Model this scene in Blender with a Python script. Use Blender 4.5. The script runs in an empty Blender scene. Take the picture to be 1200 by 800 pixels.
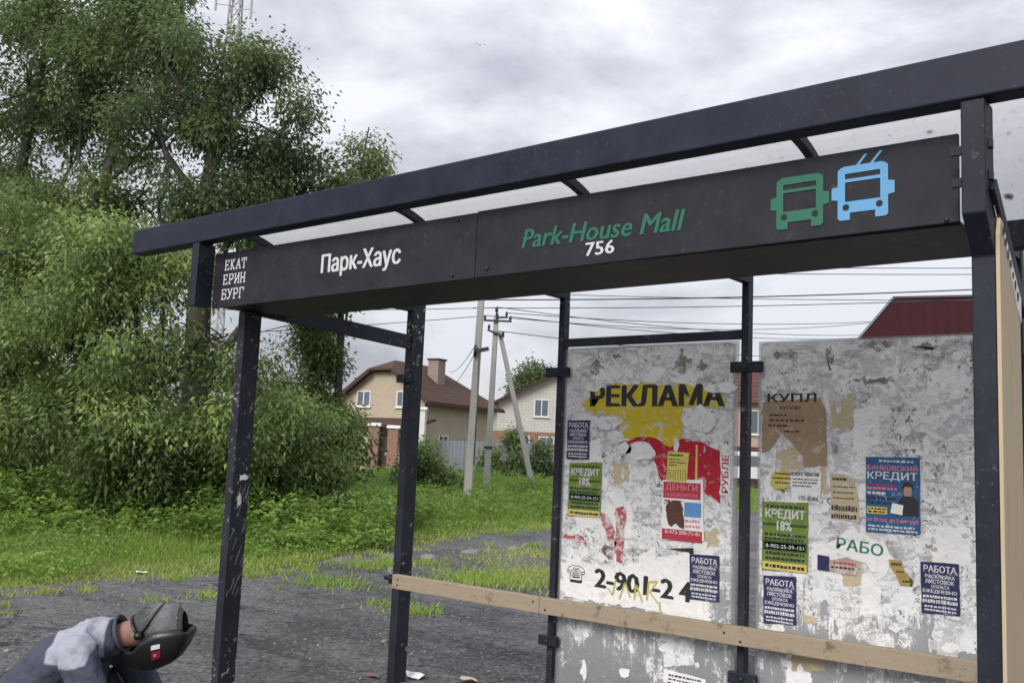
import bpy, bmesh, math, random
import numpy as np
from mathutils import Vector, Matrix, noise, Euler

scene = bpy.context.scene
COL = scene.collection
R = math.radians
random.seed(7)

# ------------------------------------------------------------------ camera
YAW, PITCH, ROLL = 0.684, 0.1175, 0.0435
CX, CY, CZ = 5.305, -3.435, 1.6
cam = bpy.data.cameras.new('camera')
cam.sensor_fit = 'HORIZONTAL'; cam.sensor_width = 36.0; cam.lens = 1110 / 1200 * 36
cam.clip_start = 0.05; cam.clip_end = 3000
camo = bpy.data.objects.new('camera', cam); COL.objects.link(camo)
fw = Vector((-math.sin(YAW) * math.cos(PITCH), math.cos(YAW) * math.cos(PITCH), math.sin(PITCH)))
r0 = Vector((math.cos(YAW), math.sin(YAW), 0)); u0 = r0.cross(fw)
rr = r0 * math.cos(ROLL) + u0 * math.sin(ROLL)
uu = -r0 * math.sin(ROLL) + u0 * math.cos(ROLL)
M = Matrix((rr, uu, -fw)).transposed().to_4x4(); M.translation = (CX, CY, CZ)
camo.matrix_world = M
scene.camera = camo

# ------------------------------------------------------------------ sky, sun, exposure
SUN_EL, SUN_AZ = R(33), R(172)      # azimuth clockwise from +Y
world = bpy.data.worlds.new('World'); scene.world = world; world.use_nodes = True
wt = world.node_tree; wt.nodes.clear()
def wn(t, **kw):
    n = wt.nodes.new(t)
    for k, v in kw.items(): setattr(n, k, v)
    return n
out = wn('ShaderNodeOutputWorld'); bg = wn('ShaderNodeBackground')
sky = wn('ShaderNodeTexSky', sky_type='NISHITA', sun_disc=False, sun_elevation=SUN_EL, sun_rotation=SUN_AZ)
tc = wn('ShaderNodeTexCoord'); sep = wn('ShaderNodeSeparateXYZ')
wt.links.new(tc.outputs['Generated'], sep.inputs[0])
def wmath(op, a, b):
    n = wn('ShaderNodeMath', operation=op)
    for i, s in enumerate((a, b)):
        if isinstance(s, (int, float)): n.inputs[i].default_value = s
        else: wt.links.new(s, n.inputs[i])
    return n.outputs[0]
zz = wmath('ADD', wmath('MAXIMUM', sep.outputs[2], 0.0), 0.34)
comb = wn('ShaderNodeCombineXYZ')
wt.links.new(wmath('DIVIDE', sep.outputs[0], zz), comb.inputs[0]); wt.links.new(wmath('DIVIDE', sep.outputs[1], zz), comb.inputs[1])
n1 = wn('ShaderNodeTexNoise'); n1.inputs['Scale'].default_value = 4.2; n1.inputs['Detail'].default_value = 8; n1.inputs['Roughness'].default_value = 0.56; n1.inputs['Distortion'].default_value = 0.25
n2 = wn('ShaderNodeTexNoise'); n2.inputs['Scale'].default_value = 1.6; n2.inputs['Detail'].default_value = 3
mpw = wn('ShaderNodeMapping'); mpw.inputs['Scale'].default_value = (1.0, 1.0, 2.1); mpw.inputs['Location'].default_value = (.37, .11, .2)
wt.links.new(tc.outputs['Generated'], mpw.inputs['Vector'])
wt.links.new(mpw.outputs[0], n1.inputs['Vector']); wt.links.new(mpw.outputs[0], n2.inputs['Vector'])
mixf = wmath('ADD', wmath('MULTIPLY', n1.outputs['Fac'], 0.72), wmath('MULTIPLY', n2.outputs['Fac'], 0.28))
rp = wn('ShaderNodeValToRGB'); cr = rp.color_ramp
cr.elements[0].position = 0.40; cr.elements[0].color = (0.43, 0.435, 0.50, 1)
cr.elements[1].position = 0.585; cr.elements[1].color = (0.77, 0.775, 0.83, 1)
e = cr.elements.new(0.49); e.color = (0.585, 0.59, 0.645, 1)
wt.links.new(mixf, rp.inputs[0])
# overcast: brighter towards the zenith, as an even cloud deck is
br = wmath('ADD', 0.80, wmath('MULTIPLY', wmath('MAXIMUM', sep.outputs[2], 0.0), 0.95))
vm = wn('ShaderNodeVectorMath', operation='SCALE'); wt.links.new(rp.outputs[0], vm.inputs[0]); wt.links.new(br, vm.inputs['Scale'])
sk = wn('ShaderNodeVectorMath', operation='SCALE'); wt.links.new(sky.outputs[0], sk.inputs[0]); sk.inputs['Scale'].default_value = 0.012
ad = wn('ShaderNodeVectorMath', operation='ADD'); wt.links.new(vm.outputs[0], ad.inputs[0]); wt.links.new(sk.outputs[0], ad.inputs[1])
wt.links.new(ad.outputs[0], bg.inputs['Color']); bg.inputs['Strength'].default_value = 0.56
wt.links.new(bg.outputs[0], out.inputs[0])

sun = bpy.data.lights.new('sun', 'SUN'); sun.energy = 1.5; sun.angle = R(28); sun.color = (1.0, 0.965, 0.91)
suno = bpy.data.objects.new('sun', sun); COL.objects.link(suno)
sd = Vector((math.sin(SUN_AZ) * math.cos(SUN_EL), math.cos(SUN_AZ) * math.cos(SUN_EL), math.sin(SUN_EL)))
suno.rotation_euler = sd.to_track_quat('Z', 'Y').to_euler(); suno.location = (0, -5, 30)

vs = scene.view_settings
vs.view_transform = 'Standard'; vs.look = 'None'; vs.exposure = 0.92; vs.gamma = 1.0; vs.use_curve_mapping = False
scene.cycles.max_bounces = 8; scene.cycles.transparent_max_bounces = 16; scene.cycles.use_denoising = True

# ------------------------------------------------------------------ helpers
GZ = -0.15
def V(r, d):
    """point r metres right of and d metres ahead of the viewpoint, in world x, y"""
    return (CX + r * math.cos(YAW) - d * math.sin(YAW), CY + r * math.sin(YAW) + d * math.cos(YAW))

def ground_z(d):
    return GZ + 0.006 * max(0.0, d - 12)

def tag(o, label=None, cat=None, group=None, kind=None):
    if label: o['label'] = label
    if cat: o['category'] = cat
    if cat and not kind: o['kind'] = 'thing'
    if group: o['group'] = group
    if kind: o['kind'] = kind
    return o

def empty(name, loc=(0, 0, 0), rz=0.0):
    o = bpy.data.objects.new(name, None); COL.objects.link(o)
    o.location = loc; o.rotation_euler = (0, 0, rz); o.empty_display_size = 0.2
    return o

def link(name, me, mats=None, parent=None, loc=None):
    o = bpy.data.objects.new(name, me); COL.objects.link(o)
    if mats is not None and len(me.materials) == 0:
        for m in (mats if isinstance(mats, (list, tuple)) else [mats]): me.materials.append(m)
    if parent: o.parent = parent
    if loc: o.location = loc
    return o

class MB:
    def __init__(s): s.v = []; s.f = []; s.m = []; s.cur = 0; s.smooth = []; s.sm = False
    def add(s, vs_, fs):
        b = len(s.v); s.v += [tuple(p) for p in vs_]
        for f in fs: s.f.append([b + i for i in f]); s.m.append(s.cur); s.smooth.append(s.sm)
        return s
    def box(s, x0, x1, y0, y1, z0, z1):
        return s.add([(x0, y0, z0), (x1, y0, z0), (x1, y1, z0), (x0, y1, z0), (x0, y0, z1), (x1, y0, z1), (x1, y1, z1), (x0, y1, z1)],
                     [(0, 3, 2, 1), (4, 5, 6, 7), (0, 1, 5, 4), (1, 2, 6, 5), (2, 3, 7, 6), (3, 0, 4, 7)])
    def bar(s, a, b, w, h, up=(0, 0, 1)):
        a = Vector(a); b = Vector(b); d = (b - a).normalized(); up = Vector(up)
        if abs(d.dot(up)) > 0.99: up = Vector((0, 1, 0))
        x = d.cross(up).normalized() * (w / 2); z = x.normalized().cross(d).normalized() * (h / 2)
        vv = [p + i * x + j * z for p in (a, b) for i, j in ((-1, -1), (1, -1), (1, 1), (-1, 1))]
        return s.add(vv, [(3, 2, 1, 0), (4, 5, 6, 7), (0, 1, 5, 4), (1, 2, 6, 5), (2, 3, 7, 6), (3, 0, 4, 7)])
    def prism(s, poly, y0, y1):
        """poly of (x, z), extruded along y"""
        n = len(poly)
        area = sum(poly[i][0] * poly[(i + 1) % n][1] - poly[(i + 1) % n][0] * poly[i][1] for i in range(n))
        if area < 0: poly = poly[::-1]
        vv = [(x, y0, z) for x, z in poly] + [(x, y1, z) for x, z in poly]
        return s.add(vv, [tuple(range(n)), tuple(range(2 * n - 1, n - 1, -1))] + [((i + 1) % n, i, n + i, n + (i + 1) % n) for i in range(n)])
    def prism_x(s, poly, x0, x1):
        """poly of (y, z), extruded along x"""
        n = len(poly)
        area = sum(poly[i][0] * poly[(i + 1) % n][1] - poly[(i + 1) % n][0] * poly[i][1] for i in range(n))
        if area < 0: poly = poly[::-1]
        vv = [(x0, y, z) for y, z in poly] + [(x1, y, z) for y, z in poly]
        return s.add(vv, [tuple(range(n - 1, -1, -1)), tuple(range(n, 2 * n))] + [(i, (i + 1) % n, n + (i + 1) % n, n + i) for i in range(n)])
    def tube(s, pts, rad, n=8, cap=True):
        pts = [Vector(p) for p in pts]; k = len(pts)
        rad = rad if isinstance(rad, (list, tuple)) else [rad] * k
        ref = Vector((0.13, 0.31, 0.94)); rings = []
        for i, p in enumerate(pts):
            t = (pts[min(i + 1, k - 1)] - pts[max(i - 1, 0)]).normalized()
            rf = ref if abs(t.dot(ref)) < 0.95 else Vector((1, 0, 0))
            a = t.cross(rf).normalized(); b = t.cross(a).normalized()
            rings.append([p + (a * math.cos(2 * math.pi * j / n) + b * math.sin(2 * math.pi * j / n)) * rad[i] for j in range(n)])
        vv = [q for r_ in rings for q in r_]
        fs = [(i * n + j, i * n + (j + 1) % n, (i + 1) * n + (j + 1) % n, (i + 1) * n + j) for i in range(k - 1) for j in range(n)]
        if cap: fs += [tuple(range(n - 1, -1, -1)), tuple((k - 1) * n + j for j in range(n))]
        o = s.sm; s.sm = True; s.add(vv, fs); s.sm = o
        return s
    def loft(s, secs, n=16):
        """secs: (center, axis_u, axis_v) rings"""
        vv = []
        for c, a, b in secs:
            c, a, b = Vector(c), Vector(a), Vector(b)
            vv += [c + a * math.cos(2 * math.pi * j / n) + b * math.sin(2 * math.pi * j / n) for j in range(n)]
        k = len(secs)
        fs = [(i * n + j, i * n + (j + 1) % n, (i + 1) * n + (j + 1) % n, (i + 1) * n + j) for i in range(k - 1) for j in range(n)]
        fs += [tuple(range(n - 1, -1, -1)), tuple((k - 1) * n + j for j in range(n))]
        o = s.sm; s.sm = True; s.add(vv, fs); s.sm = o
        return s
    def mesh(s, name):
        me = bpy.data.meshes.new(name); me.from_pydata(s.v, [], s.f)
        me.polygons.foreach_set('material_index', s.m); me.polygons.foreach_set('use_smooth', s.smooth)
        me.update(); return me
    def build(s, name, mats, parent=None, loc=None, bevel=0.0, fix=False):
        me = s.mesh(name)
        if fix:
            bm = bmesh.new(); bm.from_mesh(me); bmesh.ops.recalc_face_normals(bm, faces=bm.faces); bm.to_mesh(me); bm.free()
        o = link(name, me, mats, parent, loc)
        if bevel:
            b = o.modifiers.new('bevel', 'BEVEL'); b.width = bevel; b.segments = 2; b.limit_method = 'ANGLE'; b.angle_limit = R(40)
        return o

def np_mesh(name, verts, quads, tint=None):
    """fast mesh from numpy arrays: verts (n,3), quads (m,k)"""
    me = bpy.data.meshes.new(name)
    k = quads.shape[1]
    me.vertices.add(len(verts)); me.vertices.foreach_set('co', verts.astype(np.float32).ravel())
    me.loops.add(quads.size); me.loops.foreach_set('vertex_index', quads.astype(np.int32).ravel())
    me.polygons.add(len(quads))
    me.polygons.foreach_set('loop_start', np.arange(0, quads.size, k, dtype=np.int32))
    me.polygons.foreach_set('loop_total', np.full(len(quads), k, dtype=np.int32))
    me.update(calc_edges=True)
    if tint is not None:
        a = me.attributes.new('tint', 'FLOAT', 'POINT'); a.data.foreach_set('value', tint.astype(np.float32))
    return me

# ------------------------------------------------------------------ materials
def mat(name):
    m = bpy.data.materials.new(name); m.use_nodes = True
    nt = m.node_tree; nt.nodes.clear()
    return m, nt
class NT:
    def __init__(s, name):
        s.m, s.nt = mat(name); s.out = s.nt.nodes.new('ShaderNodeOutputMaterial')
    def n(s, t, ins=None, **kw):
        nd = s.nt.nodes.new(t)
        for k, v in kw.items(): setattr(nd, k, v)
        for k, v in (ins or {}).items():
            if hasattr(v, 'is_output') or isinstance(v, bpy.types.NodeSocket): s.nt.links.new(v, nd.inputs[k])
            else: nd.inputs[k].default_value = v
        return nd
    def math(s, op, a, b=0.0, clamp=False):
        return s.n('ShaderNodeMath', {0: a, 1: b}, operation=op, use_clamp=clamp).outputs[0]
    def mix(s, f, a, b):
        nd = s.nt.nodes.new('ShaderNodeMix'); nd.data_type = 'RGBA'
        for i, v in ((0, f), (6, a), (7, b)):
            if isinstance(v, bpy.types.NodeSocket): s.nt.links.new(v, nd.inputs[i])
            else: nd.inputs[i].default_value = (v if i == 0 else (*v, 1) if len(v) == 3 else v)
        return nd.outputs[2]
    def noise(s, vec, scale, detail=4, rough=0.55, dist=0.0):
        return s.n('ShaderNodeTexNoise', {'Vector': vec, 'Scale': scale, 'Detail': detail, 'Roughness': rough, 'Distortion': dist}).outputs['Fac']
    def ramp(s, fac, stops):
        nd = s.n('ShaderNodeValToRGB', {0: fac}); el = nd.color_ramp.elements
        while len(el) < len(stops): el.new(0.5)
        for e_, (p, c) in zip(el, stops):
            e_.position = p; e_.color = (*c, 1) if not isinstance(c, (int, float)) else (c, c, c, 1)
        return nd.outputs[0]
    def done(s, surf):
        s.nt.links.new(surf, s.out.inputs[0]); return s.m
    def obj(s): return s.n('ShaderNodeTexCoord').outputs['Object']
    def pbsdf(s, col, rough=0.6, bump=None, bstr=0.3, bdist=0.01, metal=0.0, spec=0.5):
        p = s.n('ShaderNodeBsdfPrincipled', {'Base Color': col if isinstance(col, bpy.types.NodeSocket) else (*col, 1), 'Roughness': rough, 'Metallic': metal, 'Specular IOR Level': spec})
        if bump is not None:
            b = s.n('ShaderNodeBump', {'Height': bump, 'Strength': bstr, 'Distance': bdist}); s.nt.links.new(b.outputs[0], p.inputs['Normal'])
        return p.outputs[0]

def plain(name, col, rough=0.6, var=0.18, scale=8.0, metal=0.0, bump=0.15, spec=0.5):
    t = NT(name); o = t.obj(); nz = t.noise(o, scale, 5)
    c = t.mix(nz, tuple(max(0, x * (1 - var)) for x in col), tuple(min(1, x * (1 + var)) for x in col))
    return t.done(t.pbsdf(c, rough, t.noise(o, scale * 6, 3), bump, 0.004, metal, spec))

def painted_steel(name, col, chip=(0.33, 0.32, 0.30), amount=0.5, rough=0.42, chipscale=38):
    """dark paint, dusty, with small pale chips and droppings"""
    t = NT(name); o = t.obj()
    dust = t.noise(o, 5, 6, 0.65)
    c = t.mix(t.ramp(dust, [(0.35, 0.0), (0.75, 1.0)]), col, tuple(x * 1.6 + 0.011 for x in col))
    ch = t.noise(o, chipscale, 3, 0.6); patch = t.noise(o, 3.1, 3)
    f = t.math('MULTIPLY', t.ramp(ch, [(0.60, 0.0), (0.67, 1.0)]), t.ramp(patch, [(0.42, 0.0), (0.62, amount)]))
    c = t.mix(f, c, chip)
    ru = t.math('MULTIPLY', t.ramp(t.noise(o, 9, 6, .75, .3), [(.60, 0.0), (.68, 1.0)]), t.ramp(t.noise(o, 1.7, 3), [(.45, 0.0), (.62, .55)]))
    c = t.mix(ru, c, (.055, .032, .022))
    rg = t.math('ADD', rough, t.math('MULTIPLY', dust, 0.25))
    p = t.pbsdf(c, rg, t.noise(o, 60, 3), 0.12, 0.002, spec=0.28)
    return t.done(p)

M_STEEL = painted_steel('dark_painted_steel', (0.009, 0.011, 0.020), amount=0.22)
M_STEEL_WORN = painted_steel('worn_painted_steel', (0.013, 0.015, 0.022), chip=(0.36, 0.36, 0.35), amount=0.85, chipscale=30)
M_STEEL_CHIPPED = painted_steel('badly_chipped_steel', (0.013, 0.015, 0.022), chip=(0.40, 0.40, 0.39), amount=1.0, chipscale=22)
M_UNDER = painted_steel('grimy_tray_steel', (0.004, 0.0045, 0.007), chip=(0.06, 0.065, 0.06), amount=0.7, chipscale=26)
M_BEAM = painted_steel('beam_steel', (0.006, 0.008, 0.021), amount=0.07)
M_SIGN = painted_steel('sign_board_film', (0.013, 0.0128, 0.019), chip=(0.16, 0.16, 0.16), amount=0.18, rough=0.5, chipscale=24)
M_WHITE_PRINT = plain('white_print', (0.60, 0.60, 0.62), 0.6, 0.15, 30)
M_GREEN_PRINT = plain('green_print', (0.014, 0.135, 0.080), 0.6, 0.1, 30)
M_BLUE_PRINT = plain('blue_print', (0.12, 0.34, 0.60), 0.6, 0.1, 30)
M_BLACK_PRINT = plain('black_print', (0.018, 0.017, 0.020), 0.6, 0.2, 40)
M_RED_PRINT = plain('red_print', (0.42, 0.025, 0.045), 0.6, 0.15, 20)
M_PINK_PRINT = plain('pink_print', (0.62, 0.20, 0.26), 0.6, 0.12, 20)

def timber(name, a, b, stain=True):
    t = NT(name); o = t.obj()
    mp = t.n('ShaderNodeMapping', {'Vector': o, 'Scale': (0.8, 10, 10)}).outputs[0]
    g = t.noise(mp, 4, 6, 0.6, 0.3)
    c = t.mix(g, a, b)
    if stain:
        st = t.noise(o, 11, 4, 0.6)
        c = t.mix(t.ramp(st, [(0.57, 0.0), (0.70, 0.7)]), c, (0.085, 0.066, 0.046))
        c = t.mix(t.ramp(t.noise(o, 55, 4, .7), [(.62, 0.0), (.68, .8)]), c, (.03, .025, .02))
    return t.done(t.pbsdf(c, 0.75, g, 0.25, 0.004))
M_TIMBER = timber('weathered_timber', (0.27, 0.215, 0.150), (0.38, 0.31, 0.22))
def ply_mat():
    t = NT('plywood_cladding'); o = t.obj()
    mp = t.n('ShaderNodeMapping', {'Vector': o, 'Scale': (8, 14, 0.35)}).outputs[0]
    g = t.noise(mp, 5, 5, 0.6)
    c = t.mix(g, (0.40, 0.29, 0.20), (0.60, 0.50, 0.33))
    return t.done(t.pbsdf(c, 0.7, g, 0.2, 0.003))
M_PLY = ply_mat()

def roof_mat():
    t = NT('milky_polycarbonate'); o = t.obj()
    g = t.noise(o, 2.2, 5, 0.6)
    c = t.mix(g, (0.70, 0.70, 0.69), (0.86, 0.86, 0.85))
    c = t.mix(t.ramp(t.noise(o, 30, 5, .7), [(.61, 0.0), (.70, .5)]), c, (.24, .23, .20))
    d = t.n('ShaderNodeBsdfDiffuse', {'Color': c}).outputs[0]
    tr = t.n('ShaderNodeBsdfTranslucent', {'Color': c}).outputs[0]
    a = t.n('ShaderNodeMixShader', {0: 0.80, 1: d, 2: tr}).outputs[0]
    tp = t.n('ShaderNodeBsdfTransparent', {'Color': (0.95, 0.95, 0.96, 1)}).outputs[0]
    return t.done(t.n('ShaderNodeMixShader', {0: 0.34, 1: a, 2: tp}).outputs[0])
M_ROOF = roof_mat()

def panel_mat():
    """clear acrylic clouded by glue and the ragged layers of torn-off bills"""
    t = NT('glue_clouded_acrylic'); o = t.obj(); g = t.n('ShaderNodeTexCoord').outputs['Generated']
    sx = t.n('ShaderNodeSeparateXYZ', {0: g})
    gx, gz = sx.outputs[0], sx.outputs[2]
    big = t.noise(o, 2.6, 9, 0.76, 0.5)
    tear = t.noise(t.n('ShaderNodeMapping', {'Vector': o, 'Location': (3, 1, 7), 'Scale': (1, 1, .8)}).outputs[0], 3.6, 10, 0.78, 0.45)
    streak = t.noise(t.n('ShaderNodeMapping', {'Vector': o, 'Scale': (1.0, 1.0, 0.16)}).outputs[0], 20, 7, 0.75, 0.5)
    flake = t.noise(o, 34, 5, 0.7, 0.9)
    fine = t.noise(o, 120, 4, 0.7, 0.3)
    hi = t.n('ShaderNodeMapRange', {'Value': gz, 'From Min': 0.12, 'From Max': 0.50, 'To Min': -0.075, 'To Max': 0.11}).outputs[0]
    cover = t.math('ADD', t.math('ADD', t.math('MULTIPLY', big, 0.6), t.math('MULTIPLY', streak, 0.4)), hi)
    paper = t.ramp(cover, [(0.47, 0.0), (0.50, 1.0)])
    edge = t.math('MINIMUM', t.math('MULTIPLY', gx, 30, True), t.math('MULTIPLY', t.math('SUBTRACT', 1.0, gx), 17, True))
    edge = t.math('MULTIPLY', edge, t.math('MULTIPLY', t.math('SUBTRACT', 1.0, gz), 70, True), True)
    paper = t.math('MULTIPLY', paper, t.ramp(t.math('ADD', edge, t.math('MULTIPLY', flake, .5)), [(.55, 0.0), (.8, 1.0)]), True)
    nd = t.n('ShaderNodeValToRGB', {0: tear}); el = nd.color_ramp.elements; nd.color_ramp.interpolation = 'CONSTANT'
    stops = [(0.0, (.25, .25, .25)), (.37, (.48, .47, .45)), (.405, (.78, .78, .78)), (.455, (.66, .66, .66)), (.475, (.86, .86, .86)), (.535, (.76, .755, .74)), (.56, (.42, .42, .42)), (.575, (.83, .82, .80)), (.64, (.46, .44, .38))]
    while len(el) < len(stops): el.new(.5)
    for e_, (p, c) in zip(el, stops): e_.position = p; e_.color = (*c, 1)
    pc = nd.outputs[0]
    sm = t.noise(t.n('ShaderNodeMapping', {'Vector': o, 'Rotation': (0, .35, 0), 'Scale': (.45, 1, 1.5)}).outputs[0], 15, 7, .72, .9)
    pc = t.mix(t.ramp(sm, [(.40, .75), (.50, 0.0)]), pc, (.36, .36, .37))
    pc = t.mix(t.ramp(fine, [(.35, .35), (.6, 0.0)]), pc, (.40, .40, .405))
    dk = t.math('MULTIPLY', t.ramp(flake, [(.56, 0.0), (.61, 1.0)]), t.ramp(t.noise(o, 3.3, 3, .5, .3), [(.43, 0.0), (.52, .9)]))
    pc = t.mix(dk, pc, (.13, .13, .14))
    tan = t.ramp(t.noise(o, 4.3, 6, 0.7, 0.8), [(0.62, 0.0), (0.66, 0.6)])
    pc = t.mix(tan, pc, (0.36, 0.33, 0.25))
    pap = t.n('ShaderNodeBsdfDiffuse', {'Color': pc, 'Roughness': 0.5}).outputs[0]
    film = t.n('ShaderNodeBsdfDiffuse', {'Color': t.mix(fine, (0.32, 0.32, 0.34), (0.55, 0.55, 0.57))}).outputs[0]
    tp = t.n('ShaderNodeBsdfTransparent', {'Color': (0.86, 0.87, 0.87, 1)}).outputs[0]
    lowc = t.n('ShaderNodeMapRange', {'Value': gz, 'From Min': .05, 'From Max': .5, 'To Min': -.04, 'To Max': .48}).outputs[0]
    haze = t.math('ADD', 0.20, t.math('MULTIPLY', edge, t.math('ADD', lowc, t.math('MULTIPLY', big, 0.42))), True)
    bare = t.n('ShaderNodeMixShader', {0: haze, 1: tp, 2: film}).outputs[0]
    gl = t.n('ShaderNodeBsdfGlossy', {'Color': (1, 1, 1, 1), 'Roughness': 0.15}).outputs[0]
    bare = t.n('ShaderNodeMixShader', {0: 0.05, 1: bare, 2: gl}).outputs[0]
    return t.done(t.n('ShaderNodeMixShader', {0: paper, 1: bare, 2: pap}).outputs[0])
M_PANEL = panel_mat()

def paper(name, col, var=0.16, torn=0.0, tornc=(0.55, 0.55, 0.54)):
    t = NT(name); o = t.obj()
    nz = t.noise(o, 16, 6, 0.65); c = t.mix(nz, tuple(x * (1 - var) for x in col), tuple(min(1, x * (1 + var)) for x in col))
    cr_ = t.noise(o, 60, 3, 0.6)
    if torn:
        f = t.noise(o, 14, 6, 0.75, 0.7)
        c = t.mix(t.ramp(f, [(0.60 - torn * 0.12, 0.0), (0.66 - torn * 0.12, 1.0)]), c, tornc)
    return t.done(t.pbsdf(c, 0.7, t.math('ADD', t.math('MULTIPLY', cr_, .4), t.math('ADD', t.math('MULTIPLY', t.n('ShaderNodeTexVoronoi', {'Vector': o, 'Scale': 13.0}, feature='DISTANCE_TO_EDGE').outputs['Distance'], 1.2), t.math('MULTIPLY', t.noise(o, 9, 3), 1.5))), 0.5, 0.010, spec=0.25))
P_BLUE = paper('navy_handbill_paper', (0.030, 0.032, 0.095), 0.3, 0.2, (.22, .22, .30))
P_GREEN = paper('green_handbill_paper', (0.15, 0.225, 0.045), 0.4, 0.2, (.34, .38, .22))
P_DGREEN = paper('dark_green_print', (0.035, 0.10, 0.02), 0.3)
P_YELLOW = paper('yellow_bill_paper', (0.60, 0.46, 0.03), 0.15, 0.5)
P_NOTE = paper('yellow_note_paper', (0.62, 0.52, 0.14), 0.15)
P_RED = paper('red_bill_paper', (0.40, 0.016, 0.035), 0.2, 0.35, (0.5, 0.42, 0.42))
P_WHITE = paper('white_bill_paper', (0.78, 0.77, 0.76), 0.12, 0.15, (.58, .57, .56))
P_GREYWHITE = paper('torn_paper_backing', (0.74, 0.74, 0.74), 0.18, 0.6, (0.50, 0.50, 0.50))
P_GREY = paper('grey_soaked_paper', (0.52, 0.52, 0.53), 0.3, 0.9, (0.76, 0.76, 0.75))
P_BROWN = paper('brown_kraft_paper', (0.33, 0.235, 0.145), 0.18, 0.2, (0.48, 0.44, 0.38))
P_TAN = paper('faded_tan_paper', (0.50, 0.42, 0.28), 0.18, 0.2)
P_BANK = paper('bank_poster_paper', (0.035, 0.11, 0.24), 0.4, 0.15, (.25, .30, .38))
P_SKIN = plain('printed_skin', (0.42, 0.25, 0.19), 0.7)

def soil():
    t = NT('soil_and_turf'); o = t.obj()
    a = t.noise(o, 0.5, 6, 0.65); b = t.noise(o, 7, 6, 0.7)
    c = t.mix(a, (0.085, 0.105, 0.032), (0.14, 0.16, 0.055))
    c = t.mix(t.ramp(b, [(0.5, 0.0), (0.75, 0.7)]), c, (0.15, 0.125, 0.085))
    return t.done(t.pbsdf(c, 0.95, b, 0.6, 0.05, spec=0.1))
def gravel_road():
    t = NT('worn_asphalt_and_gravel'); o = t.obj()
    a = t.noise(o, 0.30, 6, 0.62, 0.9); b = t.noise(o, 1.7, 8, 0.75, 0.6)
    run = t.noise(t.n('ShaderNodeMapping', {'Vector': o, 'Rotation': (0, 0, .95), 'Scale': (.25, 1.6, 1)}).outputs[0], .9, 6, .65, .4)
    f = t.noise(o, 22, 9, 0.9); g = t.noise(o, 70, 5, .8)
    cel = t.n('ShaderNodeSeparateColor', {0: t.n('ShaderNodeTexVoronoi', {'Vector': o, 'Scale': 34.0}).outputs['Color']}).outputs[0]
    base = t.ramp(t.math('ADD', t.math('ADD', t.math('MULTIPLY', a, 0.40), t.math('MULTIPLY', b, 0.30)), t.math('MULTIPLY', run, .30)),
                  [(0.38, (0.045, 0.044, 0.048)), (0.45, (0.100, 0.099, 0.105)), (0.515, (0.205, 0.203, 0.208)), (0.61, (0.31, 0.306, 0.305))])
    base = t.mix(t.ramp(cel, [(0.0, .75), (0.35, 0.0)]), base, (0.035, 0.034, 0.036))
    base = t.mix(t.ramp(cel, [(0.72, 0.0), (1.0, .65)]), base, (0.34, 0.335, 0.33))
    base = t.mix(t.ramp(f, [(0.38, 0.8), (0.52, 0.0)]), base, (0.032, 0.031, 0.033))
    base = t.mix(t.ramp(g, [(0.58, 0.0), (0.70, 0.8)]), base, (0.38, 0.375, 0.37))
    wob = t.n('ShaderNodeVectorMath', {0: o, 1: t.n('ShaderNodeTexNoise', {'Vector': o, 'Scale': 2.5, 'Detail': 4.0}).outputs['Color']}, operation='ADD').outputs[0]
    ck = t.n('ShaderNodeTexVoronoi', {'Vector': wob, 'Scale': .75}, feature='DISTANCE_TO_EDGE').outputs['Distance']
    base = t.mix(t.math('MULTIPLY', t.ramp(ck, [(.006, 1.0), (.022, 0.0)]), t.ramp(b, [(.45, 0.0), (.55, .8)])), base, (.025, .024, .024))
    h = t.math('ADD', t.math('MULTIPLY', g, 0.5), t.math('ADD', t.math('MULTIPLY', f, 1.0), t.math('MULTIPLY', cel, .25)))
    return t.done(t.pbsdf(base, t.ramp(a, [(.40, .55), (.5, .9)]), h, 1.0, 0.035, spec=0.35))
M_SOIL = soil(); M_ROAD = gravel_road()

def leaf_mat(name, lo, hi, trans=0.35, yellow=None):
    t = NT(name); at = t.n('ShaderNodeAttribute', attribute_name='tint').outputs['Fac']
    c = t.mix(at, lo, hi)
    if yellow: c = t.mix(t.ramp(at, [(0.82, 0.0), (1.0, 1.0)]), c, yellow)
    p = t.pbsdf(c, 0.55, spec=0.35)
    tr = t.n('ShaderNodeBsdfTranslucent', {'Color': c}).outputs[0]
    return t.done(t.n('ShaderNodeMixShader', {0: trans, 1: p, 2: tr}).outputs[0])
L_DARK = leaf_mat('dark_leaves', (0.050, 0.082, 0.042), (0.205, 0.280, 0.110), 0.48)
L_MID = leaf_mat('mid_green_leaves', (0.07, 0.11, 0.05), (0.25, 0.34, 0.125), 0.48)
L_BRIGHT = leaf_mat('bright_maple_leaves', (0.08, 0.122, 0.04), (0.315, 0.440, 0.150), 0.48, (0.46, 0.56, 0.19))
L_LIME = leaf_mat('light_green_leaves', (0.08, 0.125, 0.045), (0.3, 0.4, 0.125), 0.48)
L_WEED = leaf_mat('weed_leaves', (0.090, 0.155, 0.038), (0.310, 0.470, 0.095), 0.45)
L_GRASS = leaf_mat('grass_blades', (0.125, 0.200, 0.040), (0.365, 0.525, 0.100), 0.45, (0.48, 0.42, 0.2))
M_BARK = plain('dark_bark', (0.050, 0.044, 0.038), 0.9, 0.35, 12, bump=0.8)
M_STONE = plain('grey_stone_chips', (0.22, 0.215, 0.21), 0.85, 0.5, 3)
M_CONCRETE = plain('pole_concrete', (0.40, 0.39, 0.37), 0.85, 0.2, 3, bump=0.4)
M_WIRE = plain('black_cable', (0.05, 0.05, 0.06), 0.6)
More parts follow.
